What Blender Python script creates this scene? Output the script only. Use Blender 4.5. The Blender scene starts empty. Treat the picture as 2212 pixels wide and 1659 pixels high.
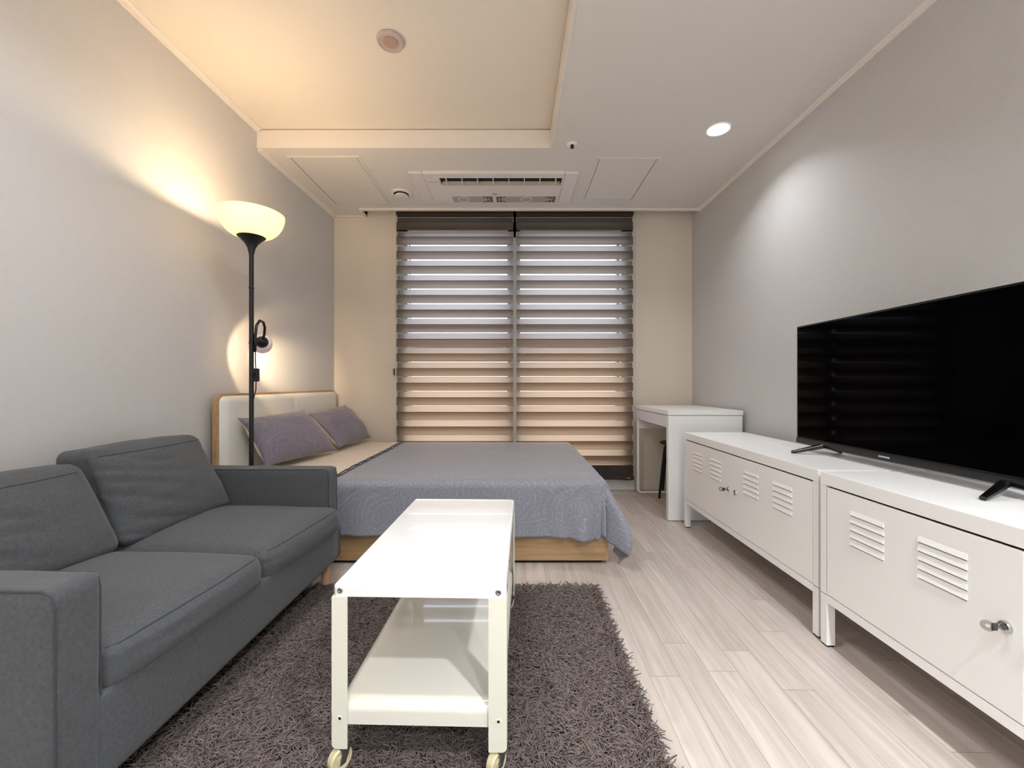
import bpy, bmesh, math, random
import numpy as np
from mathutils import Vector, Matrix, noise
PI = math.pi
SC = bpy.context.scene
COL = SC.collection
random.seed(7)

# ------------------------------------------------------------------ camera, world, exposure
CX, CY, F, H = 1110.0, 829.5, 900.0, 0.94
cam = bpy.data.cameras.new('camera'); cam_o = bpy.data.objects.new('camera', cam); COL.objects.link(cam_o)
cam_o.location = (0, 0, H); cam_o.rotation_euler = (PI/2, 0, 0)
cam.sensor_width = 36.0; cam.lens = F/2212*36; cam.shift_x = -(CX-1106)/2212
cam.clip_start = 0.02
SC.camera = cam_o
SC.view_settings.view_transform = 'Standard'; SC.view_settings.look = 'None'
SC.view_settings.gamma = 1; SC.view_settings.use_curve_mapping = False
SC.view_settings.exposure = 0.42
w = bpy.data.worlds.new('sky'); SC.world = w; w.use_nodes = True
bg = w.node_tree.nodes['Background']
bg.inputs[0].default_value = (0.86, 0.92, 1.0, 1); bg.inputs[1].default_value = 4.1

def light(name, kind, loc, energy, color=(1, 1, 1), size=0.1, rot=(0, 0, 0), parent=None, **kw):
    l = bpy.data.lights.new(name, kind); l.energy = energy; l.color = color
    if kind == 'AREA':
        l.shape = kw.get('shape', 'DISK'); l.size = size
        if 'size_y' in kw: l.size_y = kw['size_y']
        if 'spread' in kw: l.spread = kw['spread']
    else:
        l.shadow_soft_size = size
    if kind == 'SPOT':
        l.spot_size = kw.get('angle', 1.5); l.spot_blend = kw.get('blend', 0.2)
    o = bpy.data.objects.new(name, l); COL.objects.link(o); o.location = loc; o.rotation_euler = rot
    if parent:
        o.parent = parent; o.location = Vector(loc) - OFF[parent.name]
    return o

OFF = {}
# window portal (guides sky light through the window)
pl = light('window_portal', 'AREA', (0.0, 3.97, 1.2), 1.0, size=2.05, rot=(PI/2, 0, PI), shape='RECTANGLE', size_y=2.2)
pl.rotation_euler = (-PI/2, 0, 0)
pl.data.cycles.is_portal = True

# ------------------------------------------------------------------ materials
def lin(c):
    r = []
    for v in c[:3]:
        v = v/255.0
        r.append(v/12.92 if v <= 0.04045 else ((v+0.055)/1.055)**2.4)
    return (r[0], r[1], r[2], 1)

class N:
    """tiny node helper"""
    def __init__(s, name):
        s.m = bpy.data.materials.new(name); s.m.use_nodes = True
        s.t = s.m.node_tree; s.n = s.t.nodes; s.l = s.t.links
        s.b = s.n['Principled BSDF']; s.out = s.n['Material Output']
    def add(s, kind, **kw):
        nd = s.n.new(kind)
        for k, v in kw.items():
            if k.startswith('i_'):
                key = k[2:]
                key = int(key) if key.isdigit() else key.replace('_', ' ')
                if isinstance(v, tuple) and len(v) == 2 and hasattr(v[0], 'outputs'):
                    s.l.new(v[0].outputs[v[1]], nd.inputs[key])
                else:
                    nd.inputs[key].default_value = v
            else:
                setattr(nd, k, v)
        return nd
    def math(s, op, a, b=None, c=None):
        nd = s.n.new('ShaderNodeMath'); nd.operation = op
        for i, v in enumerate((a, b, c)):
            if v is None: continue
            if isinstance(v, (int, float)): nd.inputs[i].default_value = v
            else: s.l.new(v[0].outputs[v[1]], nd.inputs[i])
        return (nd, 0)
    def link(s, a, b): s.l.new(a[0].outputs[a[1]], b[0].inputs[b[1]])
    def mix(s, fac, a, b, mode='MIX'):
        nd = s.n.new('ShaderNodeMix'); nd.data_type = 'RGBA'; nd.blend_type = mode
        for i, v in ((0, fac), (6, a), (7, b)):
            if isinstance(v, (int, float)): nd.inputs[i].default_value = v
            elif hasattr(v[0], 'outputs'): s.l.new(v[0].outputs[v[1]], nd.inputs[i])
            else: nd.inputs[i].default_value = v
        return (nd, 2)

def mat(name, col, rough=0.5, metal=0.0, nscale=0, namp=0.0, bump=0.0, bscale=200, bdist=0.002, emit=None, estr=0, spec=0.5, coat=0.0, sheen=0.0):
    k = N(name); b = k.b
    b.inputs['Base Color'].default_value = lin(col); b.inputs['Roughness'].default_value = rough
    b.inputs['Metallic'].default_value = metal; b.inputs['Specular IOR Level'].default_value = spec
    b.inputs['Coat Weight'].default_value = coat; b.inputs['Sheen Weight'].default_value = sheen
    tc = k.add('ShaderNodeTexCoord')
    if namp:
        nz = k.add('ShaderNodeTexNoise', i_Scale=nscale, i_Detail=5.0); k.link((tc, 3), (nz, 0))
        a = tuple(v*(1-namp) for v in lin(col)[:3])+(1,); c = tuple(min(1, v*(1+namp)) for v in lin(col)[:3])+(1,)
        k.link(k.mix((nz, 0), a, c), (b, 'Base Color'))
    if bump:
        nb = k.add('ShaderNodeTexNoise', i_Scale=bscale, i_Detail=3.0); k.link((tc, 3), (nb, 0))
        bp = k.add('ShaderNodeBump', i_Strength=bump, i_Distance=bdist); k.link((nb, 0), (bp, 'Height')); k.link((bp, 0), (b, 'Normal'))
    if emit:
        b.inputs['Emission Color'].default_value = lin(emit); b.inputs['Emission Strength'].default_value = estr
    return k.m

M = {}
M['wall'] = mat('grey_wallpaper', (203, 201, 199), 0.75, nscale=60, namp=0.03, bump=0.35, bscale=170, bdist=0.003)
M['wall_cream'] = mat('cream_wallpaper', (224, 213, 198), 0.75, nscale=40, namp=0.02, bump=0.2, bscale=170, bdist=0.002)
M['ceiling'] = mat('ceiling_paper', (224, 219, 213), 0.7, nscale=30, namp=0.015, bump=0.1, bscale=200)
M['coffer'] = mat('coffer_paper', (232, 223, 210), 0.7, nscale=30, namp=0.015, bump=0.1, bscale=200)
M['trim'] = mat('white_trim', (232, 224, 214), 0.4)
M['frame'] = mat('window_frame_paint', (225, 226, 224), 0.4)
M['plastic'] = mat('white_plastic', (226, 220, 216), 0.4)
M['plastic2'] = mat('warm_grey_plastic', (176, 166, 152), 0.6)
M['pink'] = mat('dusty_pink_plastic', (196, 176, 166), 0.55)
M['dark'] = mat('dark_void', (14, 13, 12), 0.8)
M['black'] = mat('black_powder_coat', (13, 12, 12), 0.4)
M['blackgloss'] = mat('black_gloss_plastic', (9, 9, 11), 0.22)
M['screen'] = mat('black_glass_screen', (2, 2, 3), 0.05, spec=0.04)
M['white'] = mat('white_lacquered_metal', (246, 245, 243), 0.3, nscale=300, namp=0.01, bump=0.03, bscale=500)
M['tablewhite'] = mat('glossy_white_enamel', (230, 227, 215), 0.16, coat=1.0, nscale=3, namp=0.01)
M['cream_metal'] = mat('cream_painted_metal', (226, 224, 208), 0.3, nscale=8, namp=0.02)
M['deskwhite'] = mat('white_laminate', (244, 244, 242), 0.35)
M['chrome'] = mat('chrome', (200, 200, 200), 0.12, metal=1.0)
M['steel'] = mat('zinc_steel', (140, 140, 136), 0.35, metal=0.9)
M['caster'] = mat('yellowed_caster_plastic', (206, 194, 156), 0.4)
M['legwood'] = mat('pale_beech_leg', (214, 168, 130), 0.5, nscale=30, namp=0.08)
M['sofa'] = mat('grey_woven_fabric', (74, 76, 79), 0.95, nscale=130, namp=0.45, bump=0.6, bscale=700, bdist=0.0015, sheen=0.15)
M['seam'] = mat('grey_seam_thread', (62, 64, 66), 0.95)
M['leather'] = mat('white_leatherette', (226, 226, 220), 0.45, nscale=20, namp=0.02, bump=0.1, bscale=300)
M['creamcloth'] = mat('cream_cotton', (224, 212, 196), 0.9, nscale=30, namp=0.06, bump=0.3, bscale=90, bdist=0.003)
M['mattress'] = mat('white_mattress_ticking', (225, 225, 220), 0.9)
M['ruffle'] = mat('dark_blue_grey_piping', (70, 70, 84), 0.9)
M['yarn'] = mat('taupe_shag_yarn', (116, 103, 98), 0.95, nscale=25, namp=0.22)
M['rugback'] = mat('rug_backing', (70, 61, 57), 1.0)
M['screen'].node_tree.nodes['Principled BSDF'].inputs['Specular Tint'].default_value = (0.34, 0.36, 0.42, 1)   # anti-glare coating
M['badge'] = mat('silver_badge', (190, 190, 192), 0.4)
M['amber'] = mat('amber_hem_tab', (150, 110, 70), 0.5)

def wood(name, c0, c1, axis, scale=1.0, rough=0.45):
    k = N(name); tc = k.add('ShaderNodeTexCoord')
    mp = k.add('ShaderNodeMapping'); k.link((tc, 3), (mp, 0))
    s = [22*scale]*3; s[axis] = 1.4*scale; mp.inputs['Scale'].default_value = s
    nz = k.add('ShaderNodeTexNoise', i_Scale=1.0, i_Detail=6.0, i_Distortion=1.2); k.link((mp, 0), (nz, 0))
    r = k.add('ShaderNodeValToRGB'); k.link((nz, 0), (r, 0))
    r.color_ramp.elements[0].position = 0.32; r.color_ramp.elements[0].color = lin(c0)
    r.color_ramp.elements[1].position = 0.66; r.color_ramp.elements[1].color = lin(c1)
    k.link((r, 0), (k.b, 'Base Color')); k.b.inputs['Roughness'].default_value = rough
    return k.m
M['oak'] = wood('honey_oak_laminate', (152, 120, 84), (178, 147, 108), 0)
M['oak_y'] = wood('honey_oak_edge', (164, 130, 92), (188, 154, 114), 1)
M['blondwood'] = wood('blond_edge', (190, 160, 120), (205, 176, 136), 2)

def floor_mat():
    k = N('whitewashed_oak_planks'); tc = k.add('ShaderNodeTexCoord')
    mp = k.add('ShaderNodeMapping'); k.link((tc, 3), (mp, 0)); mp.inputs['Rotation'].default_value = (0, 0, math.radians(0.8))
    sp = k.add('ShaderNodeSeparateXYZ'); k.link((mp, 0), (sp, 0))
    W, L = 0.0975, 0.86
    xr = k.math('DIVIDE', k.math('ADD', (sp, 0), 5.0+0.041), W); row = k.math('FLOOR', xr); fx = k.math('FRACT', xr)
    wn = k.add('ShaderNodeTexWhiteNoise', noise_dimensions='1D'); k.link(row, (wn, 'W'))
    yr = k.math('ADD', k.math('DIVIDE', (sp, 1), L), k.math('MULTIPLY', (wn, 0), 7.31)); pid = k.math('FLOOR', yr); fy = k.math('FRACT', yr)
    cb = k.add('ShaderNodeCombineXYZ'); k.link(row, (cb, 0)); k.link(pid, (cb, 1))
    w2 = k.add('ShaderNodeTexWhiteNoise', noise_dimensions='3D'); k.link((cb, 0), (w2, 'Vector'))
    # grain coordinates, shifted per plank
    off = k.add('ShaderNodeVectorMath', operation='SCALE'); k.link((w2, 1), (off, 0)); off.inputs['Scale'].default_value = 9.0
    ad = k.add('ShaderNodeVectorMath', operation='ADD'); k.link((mp, 0), (ad, 0)); k.link((off, 0), (ad, 1))
    m2 = k.add('ShaderNodeMapping'); k.link((ad, 0), (m2, 0)); m2.inputs['Scale'].default_value = (42, 1.8, 1)
    g1 = k.add('ShaderNodeTexNoise', i_Scale=1.0, i_Detail=7.0, i_Distortion=0.7); k.link((m2, 0), (g1, 0))
    m3 = k.add('ShaderNodeMapping'); k.link((ad, 0), (m3, 0)); m3.inputs['Scale'].default_value = (7.5, 1.05, 1)
    g2 = k.add('ShaderNodeTexNoise', i_Scale=1.0, i_Detail=1.5); k.link((m3, 0), (g2, 0))
    rings = k.math('FRACT', k.math('MULTIPLY', (g2, 0), 13.0))
    rg = k.add('ShaderNodeValToRGB'); k.link(rings, (rg, 0))
    e = rg.color_ramp.elements; e[0].position = 0.0; e[0].color = (0, 0, 0, 1); e[1].position = 1.0; e[1].color = (0.0, 0, 0, 1)
    x = e.new(0.5); x.color = (1, 1, 1, 1)
    r = k.add('ShaderNodeValToRGB'); k.link((g1, 0), (r, 0))
    r.color_ramp.elements[0].position = 0.3; r.color_ramp.elements[0].color = lin((182, 169, 159))
    r.color_ramp.elements[1].position = 0.68; r.color_ramp.elements[1].color = lin((206, 195, 187))
    c = k.mix(k.math('MULTIPLY', (rg, 0), 0.24), (r, 0), lin((170, 154, 140)))
    tone = k.math('ADD', k.math('MULTIPLY', (w2, 0), 0.14), 0.90)
    hs = k.add('ShaderNodeHueSaturation'); k.link(c, (hs, 'Color')); k.link(tone, (hs, 'Value'))
    # joints
    ex = k.math('LESS_THAN', k.math('MINIMUM', fx, k.math('SUBTRACT', 1.0, fx)), 0.011)
    ey = k.math('LESS_THAN', k.math('MINIMUM', fy, k.math('SUBTRACT', 1.0, fy)), 0.0014)
    j = k.math('MAXIMUM', ex, ey)
    c2 = k.mix(k.math('MULTIPLY', j, 0.55), (hs, 0), lin((112, 96, 84)))
    k.link(c2, (k.b, 'Base Color')); k.b.inputs['Roughness'].default_value = 0.42
    bp = k.add('ShaderNodeBump', i_Strength=0.25, i_Distance=0.001); k.link((g1, 0), (bp, 'Height')); k.link((bp, 0), (k.b, 'Normal'))
    return k.m
M['floor'] = floor_mat()

def paisley(name, c0, c1, rough=0.6, sheen=0.3):
    k = N(name); tc = k.add('ShaderNodeTexCoord')
    dz = k.add('ShaderNodeTexNoise', i_Scale=7.0, i_Detail=2.0); k.link((tc, 2), (dz, 0))
    dv = k.add('ShaderNodeVectorMath', operation='SCALE'); k.link((dz, 1), (dv, 0)); dv.inputs['Scale'].default_value = 0.11
    av = k.add('ShaderNodeVectorMath', operation='ADD'); k.link((tc, 2), (av, 0)); k.link((dv, 0), (av, 1))
    outs = []
    brk = k.add('ShaderNodeTexNoise', i_Scale=28.0, i_Detail=3.0); k.link((tc, 2), (brk, 0))
    for sc, fr, tw, th_ in ((5.2, 7.0, 2.0, 0.80), (11.0, 5.0, -1.0, 0.72), (26.0, 2.4, 1.0, 0.62)):
        vo = k.add('ShaderNodeTexVoronoi', voronoi_dimensions='2D', i_Scale=sc, i_Randomness=0.9); k.link((av, 0), (vo, 0))
        # swirl: ring phase + angle around the cell centre, lobed like a paisley drop
        sub = k.add('ShaderNodeVectorMath', operation='SUBTRACT'); k.link((av, 0), (sub, 0)); k.link((vo, 2), (sub, 1))
        sp = k.add('ShaderNodeSeparateXYZ'); k.link((sub, 0), (sp, 0))
        an = k.math('ARCTAN2', (sp, 1), (sp, 0))
        lobe = k.math('MULTIPLY', k.math('SINE', k.math('MULTIPLY', an, 5.0)), 0.22)
        ph = k.math('ADD', k.math('ADD', k.math('MULTIPLY', (vo, 0), fr), k.math('MULTIPLY', an, tw/(2*PI))), lobe)
        ph = k.math('ADD', ph, k.math('MULTIPLY', (brk, 0), 0.9))
        tri = k.math('ABSOLUTE', k.math('SUBTRACT', k.math('MULTIPLY', k.math('FRACT', ph), 2.0), 1.0))
        outs.append(k.math('GREATER_THAN', tri, th_))
    fine = k.add('ShaderNodeTexNoise', i_Scale=150.0, i_Detail=3.0); k.link((tc, 2), (fine, 0))
    msk = k.add('ShaderNodeTexNoise', i_Scale=9.0, i_Detail=1.0); k.link((tc, 2), (msk, 0))
    mk = k.math('GREATER_THAN', (msk, 0), 0.5)
    pat = k.math('ADD', k.math('MULTIPLY', outs[0], 0.50), k.math('MULTIPLY', k.math('MULTIPLY', outs[1], mk), 0.34))
    pat = k.math('ADD', pat, k.math('MULTIPLY', k.math('MULTIPLY', outs[2], k.math('SUBTRACT', 1.0, mk)), 0.34))
    pat = k.math('MULTIPLY', pat, k.math('MULTIPLY_ADD', (fine, 0), 1.6, -0.1))
    pat = k.math('ADD', k.math('MULTIPLY', pat, 0.85), k.math('MULTIPLY', k.math('SUBTRACT', (fine, 0), 0.38), 0.9))
    pat = k.math('MAXIMUM', pat, 0.0)
    c = k.mix(pat, lin(c0), lin(c1)); k.link(c, (k.b, 'Base Color'))
    k.b.inputs['Roughness'].default_value = rough; k.b.inputs['Sheen Weight'].default_value = sheen
    bp = k.add('ShaderNodeBump', i_Strength=0.3, i_Distance=0.002); k.link(pat, (bp, 'Height')); k.link((bp, 0), (k.b, 'Normal'))
    return k.m
M['duvet'] = paisley('grey_paisley_cotton', (127, 129, 140), (162, 165, 176))
M['pillow'] = paisley('grey_paisley_pillowcase', (114, 107, 120), (142, 135, 148))

def translucent(name, col, tcol, fac, rough=0.8, grain=False, gloss=0.0):
    k = N(name); k.b.inputs['Base Color'].default_value = lin(col); k.b.inputs['Roughness'].default_value = rough
    tr = k.add('ShaderNodeBsdfTranslucent'); tr.inputs[0].default_value = lin(tcol)
    mx = k.add('ShaderNodeMixShader'); mx.inputs[0].default_value = fac
    k.link((k.b, 0), (mx, 1)); k.link((tr, 0), (mx, 2)); k.link((mx, 0), (k.out, 0))
    if grain:
        tc = k.add('ShaderNodeTexCoord'); mp = k.add('ShaderNodeMapping'); k.link((tc, 3), (mp, 0)); mp.inputs['Scale'].default_value = (3, 1, 330)
        nz = k.add('ShaderNodeTexNoise', i_Scale=1.0, i_Detail=4.0); k.link((mp, 0), (nz, 0))
        d = tuple(v*0.72 for v in lin(tcol)[:3])+(1,)
        k.link(k.mix((nz, 0), d, lin(tcol)), (tr, 0))
        d = tuple(v*0.8 for v in lin(col)[:3])+(1,)
        k.link(k.mix((nz, 0), d, lin(col)), (k.b, 'Base Color'))
    return k.m
M['blind_f'] = translucent('brown_blind_fabric', (64, 53, 44), (238, 217, 196), 0.28, grain=True)
M['blind_b'] = translucent('pale_blind_fabric', (80, 70, 62), (248, 236, 224), 0.30, grain=True)
M['sheer'] = translucent('white_sheer_edge', (225, 220, 214), (240, 240, 240), 0.5)
M['bowl'] = translucent('frosted_glass_bowl', (240, 236, 222), (255, 246, 222), 0.5, rough=0.3)
M['globe'] = translucent('white_lamp_shade', (235, 228, 232), (255, 244, 240), 0.08, rough=0.3)
def glass(name, col, frost=False):
    k = N(name); tr = k.add('ShaderNodeBsdfTransparent'); tr.inputs[0].default_value = lin(col)
    gl = k.add('ShaderNodeBsdfGlossy'); gl.inputs['Roughness'].default_value = 0.03
    mx = k.add('ShaderNodeMixShader'); mx.inputs[0].default_value = 0.06
    k.link((tr, 0), (mx, 1)); k.link((gl, 0), (mx, 2)); k.link((mx, 0), (k.out, 0)); return k.m
M['glass'] = glass('clear_window_glass', (234, 236, 242))
M['glass_warm'] = glass('warm_tinted_window_glass', (246, 233, 221))
M['clear'] = glass('clear_plastic', (226, 228, 224))
M['led'] = mat('led_diffuser', (255, 255, 255), 0.5, emit=(255, 252, 250), estr=14)
M['bulb'] = mat('warm_bulb', (255, 240, 210), 0.5, emit=(255, 214, 150), estr=22)

# ------------------------------------------------------------------ mesh helpers
def nb(): return bmesh.new()
def box(bm, x0, x1, y0, y1, z0, z1, bev=0.0, seg=2, mi=0):
    vs = [bm.verts.new((x, y, z)) for x in (x0, x1) for y in (y0, y1) for z in (z0, z1)]
    q = ((0, 1, 3, 2), (4, 6, 7, 5), (0, 4, 5, 1), (2, 3, 7, 6), (0, 2, 6, 4), (1, 5, 7, 3))
    fs = [bm.faces.new([vs[i] for i in f]) for f in q]
    for f in fs: f.material_index = mi
    if bev > 0:
        es = list({e for f in fs for e in f.edges})
        r = bmesh.ops.bevel(bm, geom=es, offset=bev, segments=seg, profile=0.5, affect='EDGES', clamp_overlap=True)
        for f in r['faces']: f.material_index = mi
    return bm
def prism(bm, pts, z0, z1, mi=0):
    """vertical prism from an (x, y) outline, counter-clockwise"""
    a = [bm.verts.new((x, y, z0)) for x, y in pts]; b = [bm.verts.new((x, y, z1)) for x, y in pts]
    bm.faces.new(a[::-1]).material_index = mi; bm.faces.new(b).material_index = mi
    n = len(pts)
    for i in range(n): bm.faces.new((a[i], a[(i+1) % n], b[(i+1) % n], b[i])).material_index = mi
def frame_of(d):
    d = Vector(d).normalized(); up = Vector((0, 0, 1)) if abs(d.z) < 0.95 else Vector((1, 0, 0))
    u = d.cross(up).normalized(); v = u.cross(d).normalized(); return d, u, v
def tube(bm, pts, r, seg=12, cap=True, mi=0):
    pts = [Vector(p) for p in pts]; rings = []
    rr = r if isinstance(r, (list, tuple)) else [r]*len(pts)
    pu = None
    for i, p in enumerate(pts):
        d = (pts[min(i+1, len(pts)-1)]-pts[max(i-1, 0)])
        d, u, v = frame_of(d)
        if pu is not None:
            u = (pu - d*pu.dot(d)).normalized(); v = u.cross(d).normalized()
        pu = u
        rings.append([bm.verts.new(p+(u*math.cos(2*PI*k/seg)+v*math.sin(2*PI*k/seg))*rr[i]) for k in range(seg)])
    for a, b in zip(rings, rings[1:]):
        for k in range(seg): bm.faces.new((a[k], a[(k+1) % seg], b[(k+1) % seg], b[k])).material_index = mi
    if cap:
        bm.faces.new(rings[0][::-1]).material_index = mi; bm.faces.new(rings[-1]).material_index = mi
def lathe(bm, prof, org, axis=(0, 0, 1), seg=40, mi=0, closed=False):
    """prof: list of (radius, height along axis)"""
    d, u, v = frame_of(axis); org = Vector(org); rings = []
    for r, h in prof:
        if r < 1e-6: rings.append([bm.verts.new(org+d*h)])
        else: rings.append([bm.verts.new(org+d*h+(u*math.cos(2*PI*k/seg)+v*math.sin(2*PI*k/seg))*r) for k in range(seg)])
    pairs = list(zip(rings, rings[1:]))
    if closed: pairs.append((rings[-1], rings[0]))
    for a, b in pairs:
        for k in range(seg):
            k2 = (k+1) % seg
            if len(a) == 1 and len(b) == 1: continue
            if len(a) == 1: f = bm.faces.new((a[0], b[k2], b[k]))
            elif len(b) == 1: f = bm.faces.new((a[k], a[k2], b[0]))
            else: f = bm.faces.new((a[k], a[k2], b[k2], b[k]))
            f.material_index = mi
def obj(name, bm, m, parent=None, smooth=False, recalc=True):
    if recalc: bmesh.ops.recalc_face_normals(bm, faces=bm.faces)
    me = bpy.data.meshes.new(name)
    off = OFF[parent.name] if parent else Vector((0, 0, 0))
    if parent: bmesh.ops.translate(bm, verts=bm.verts, vec=-off)
    bm.to_mesh(me); bm.free()
    for x in (m if isinstance(m, (list, tuple)) else [m]): me.materials.append(x)
    if smooth:
        me.polygons.foreach_set('use_smooth', [True]*len(me.polygons))
        if smooth == 'auto':
            try: me.set_sharp_from_angle(angle=math.radians(38))
            except Exception: pass
    o = bpy.data.objects.new(name, me); COL.objects.link(o)
    if parent: o.parent = parent; OFF[o.name] = off
    if smooth == 'auto':
        wn = o.modifiers.new('weighted_normals', 'WEIGHTED_NORMAL'); wn.keep_sharp = True; wn.weight = 100
    return o
def thing(name, label, cat, loc, rz=0.0, group=None):
    o = bpy.data.objects.new(name, None); COL.objects.link(o); o.empty_display_size = 0.1
    o.location = loc; o.rotation_euler = (0, 0, rz); o['label'] = label; o['category'] = cat
    if group: o['group'] = group
    OFF[o.name] = Vector(loc); return o
def tag(o, label, cat, group=None):
    o['label'] = label; o['category'] = cat
    if group: o['group'] = group
    return o
def struct(name, bm, m, parent=None, smooth=False):
    o = obj(name, bm, m, parent, smooth)
    if not parent: o['kind'] = 'structure'; OFF[o.name] = Vector((0, 0, 0))
    return o
def B(*a, **k):
    bm = nb(); box(bm, *a, **k); return bm

# ------------------------------------------------------------------ room shell
YB, YR = 3.70, -2.2
ZC, ZU = 2.432, 2.549
def xl(y): return -1.595 + (y-YB)*0.0246
def xr(y): return 1.583 - (y-YB)*0.0197
struct('floor', B(-1.95, 1.95, YR-0.1, 3.72, -0.05, 0.0), M['floor'])
bm = nb(); prism(bm, [(xl(YR)-0.1, YR), (xl(YR), YR), (xl(3.75), 3.75), (xl(3.75)-0.1, 3.75)], 0, 2.75); struct('wall_left', bm, M['wall'])
bm = nb(); prism(bm, [(xr(YR), YR), (xr(YR)+0.1, YR), (xr(4.0)+0.1, 4.0), (xr(4.0), 4.0)], 0, 2.75); struct('wall_right', bm, M['wall'])
struct('wall_rear', B(-1.9, 1.9, YR-0.1, YR, 0, 2.75), M['wall'])
OX0, OX1, OZ0, OZ1 = -1.035, 1.050, 0.088, 2.28
bm = nb()
box(bm, -1.70, OX0, YB, YB+0.30, 0, 2.75); box(bm, OX1, 1.70, YB, YB+0.30, 0, 2.75)
box(bm, OX0, OX1, YB+0.05, YB+0.30, OZ1, 2.75); box(bm, OX0, OX1, YB, YB+0.30, -0.02, OZ0-0.004)
struct('wall_back', bm, M['wall_cream'])
# lower ceiling with coffer opening (X < CFX, CY0 < Y < 2.635)
CFX, CFY, CF0 = 0.238, 2.635, -1.6
bm = nb()
zt = ZU-0.006
box(bm, CFX, 1.75, YR, 3.56, ZC, zt)
box(bm, -1.75, CFX, CFY, 3.56, ZC, zt)
box(bm, -1.75, CFX, YR, CF0, ZC, zt)
box(bm, -1.75, -1.30, 3.56, YB+0.02, ZC, zt)
struct('ceiling', bm, M['ceiling'])
struct('ceiling_coffer', B(-1.85, 1.85, YR, 3.95, ZU, ZU+0.05), M['coffer'])
# coffer faces are a touch creamier than the ceiling paper
bm = nb(); box(bm, -1.70, CFX-0.004, CFY-0.006, CFY, ZC-0.002, zt); struct('trim_1', bm, M['trim'])
bm = nb(); box(bm, CFX-0.006, CFX+0.008, CF0, CFY, ZC-0.003, zt); struct('trim_2', bm, M['trim'])
def cornice(name, side, y0, y1, z, wdt=0.030, hgt=0.022):
    f = xl if side < 0 else xr
    bm = nb()
    prof = [(0, 0), (0, -hgt), (0.006, -hgt), (0.012, -hgt*0.55), (wdt*0.7, -hgt*0.45), (wdt, -hgt*0.2), (wdt, 0)]
    a = [bm.verts.new((f(y0)-side*px, y0, z+pz)) for px, pz in prof]; b = [bm.verts.new((f(y1)-side*px, y1, z+pz)) for px, pz in prof]
    bm.faces.new(a); bm.faces.new(b[::-1])
    for i in range(len(prof)): bm.faces.new((a[i], a[(i+1) % len(prof)], b[(i+1) % len(prof)], b[i]))
    struct(name, bm, M['trim'])
cornice('trim_3', -1, CF0, CFY-0.01, ZU)
cornice('trim_4', -1, CFY+0.005, YB, ZC)
cornice('trim_5', 1, YR, 3.56, ZC, 0.026, 0.02)
bm = nb(); box(bm, -1.315, 1.582, 3.532, 3.562, ZC-0.016, ZC+0.10, bev=0.003); struct('trim_6', bm, M['trim'])
bm = nb(); box(bm, -1.57, -1.325, YB-0.022, YB, ZC-0.016, ZC, bev=0.003); box(bm, -1.322, -1.300, 3.565, YB, ZC-0.016, ZC+0.10, bev=0.002); struct('trim_7', bm, M['trim'])
struct('baseboard_back', B(OX1+0.03, 1.585, YB-0.008, YB, 0, 0.10, bev=0.002), M['wall_cream'])
bm = nb(); box(bm, OX0-0.012, OX0+0.004, YB-0.012, YB+0.04, OZ0, 2.5); box(bm, OX1-0.004, OX1+0.012, YB-0.012, YB+0.04, OZ0, 2.5)
box(bm, OX0-0.012, OX1+0.02, YB-0.012, YB+0.05, 0.0, OZ0, bev=0.003)
struct('trim_8', bm, M['frame'])

# window: outer frame, mullion, rail, four panes
bm = nb(); y0, y1 = 3.80, 3.88
XA, XB2, XC2, XD = -0.945, -0.060, 0.050, 0.935
ZA, ZB, ZCc, ZD = 0.22, 1.215, 1.300, 2.215
box(bm, OX0, XA, y0, y1, OZ0, OZ1); box(bm, XD, OX1, y0, y1, OZ0, OZ1); box(bm, XB2, XC2, y0, y1, OZ0, OZ1)
box(bm, XA, XD, y0, y1, OZ0, ZA); box(bm, XA, XD, y0, y1, ZD, OZ1+0.01); box(bm, XA, XD, y0, y1, ZB, ZCc)
win = struct('window_1', bm, M['frame'])
bm = nb(); yn0, yn1 = 3.685, 3.735
box(bm, OX0, -0.940, yn0, yn1, OZ0, 2.50); box(bm, 0.950, OX1, yn0, yn1, OZ0, 2.50); box(bm, -0.050, 0.056, yn0, yn1, OZ0, 2.50)
box(bm, OX0, OX1, yn0, yn1, OZ0, 0.20); box(bm, OX0, OX1, yn0, yn1, 2.235, 2.50)
obj('inner_frame', bm, M['frame'], win)
for (a, b) in ((XA, XB2), (XC2, XD)):
    obj('pane', B(a, b, 3.835, 3.842, ZCc, ZD), M['glass'], win)
    obj('pane', B(a, b, 3.835, 3.842, ZA, ZB), M['glass_warm'], win)

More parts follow.
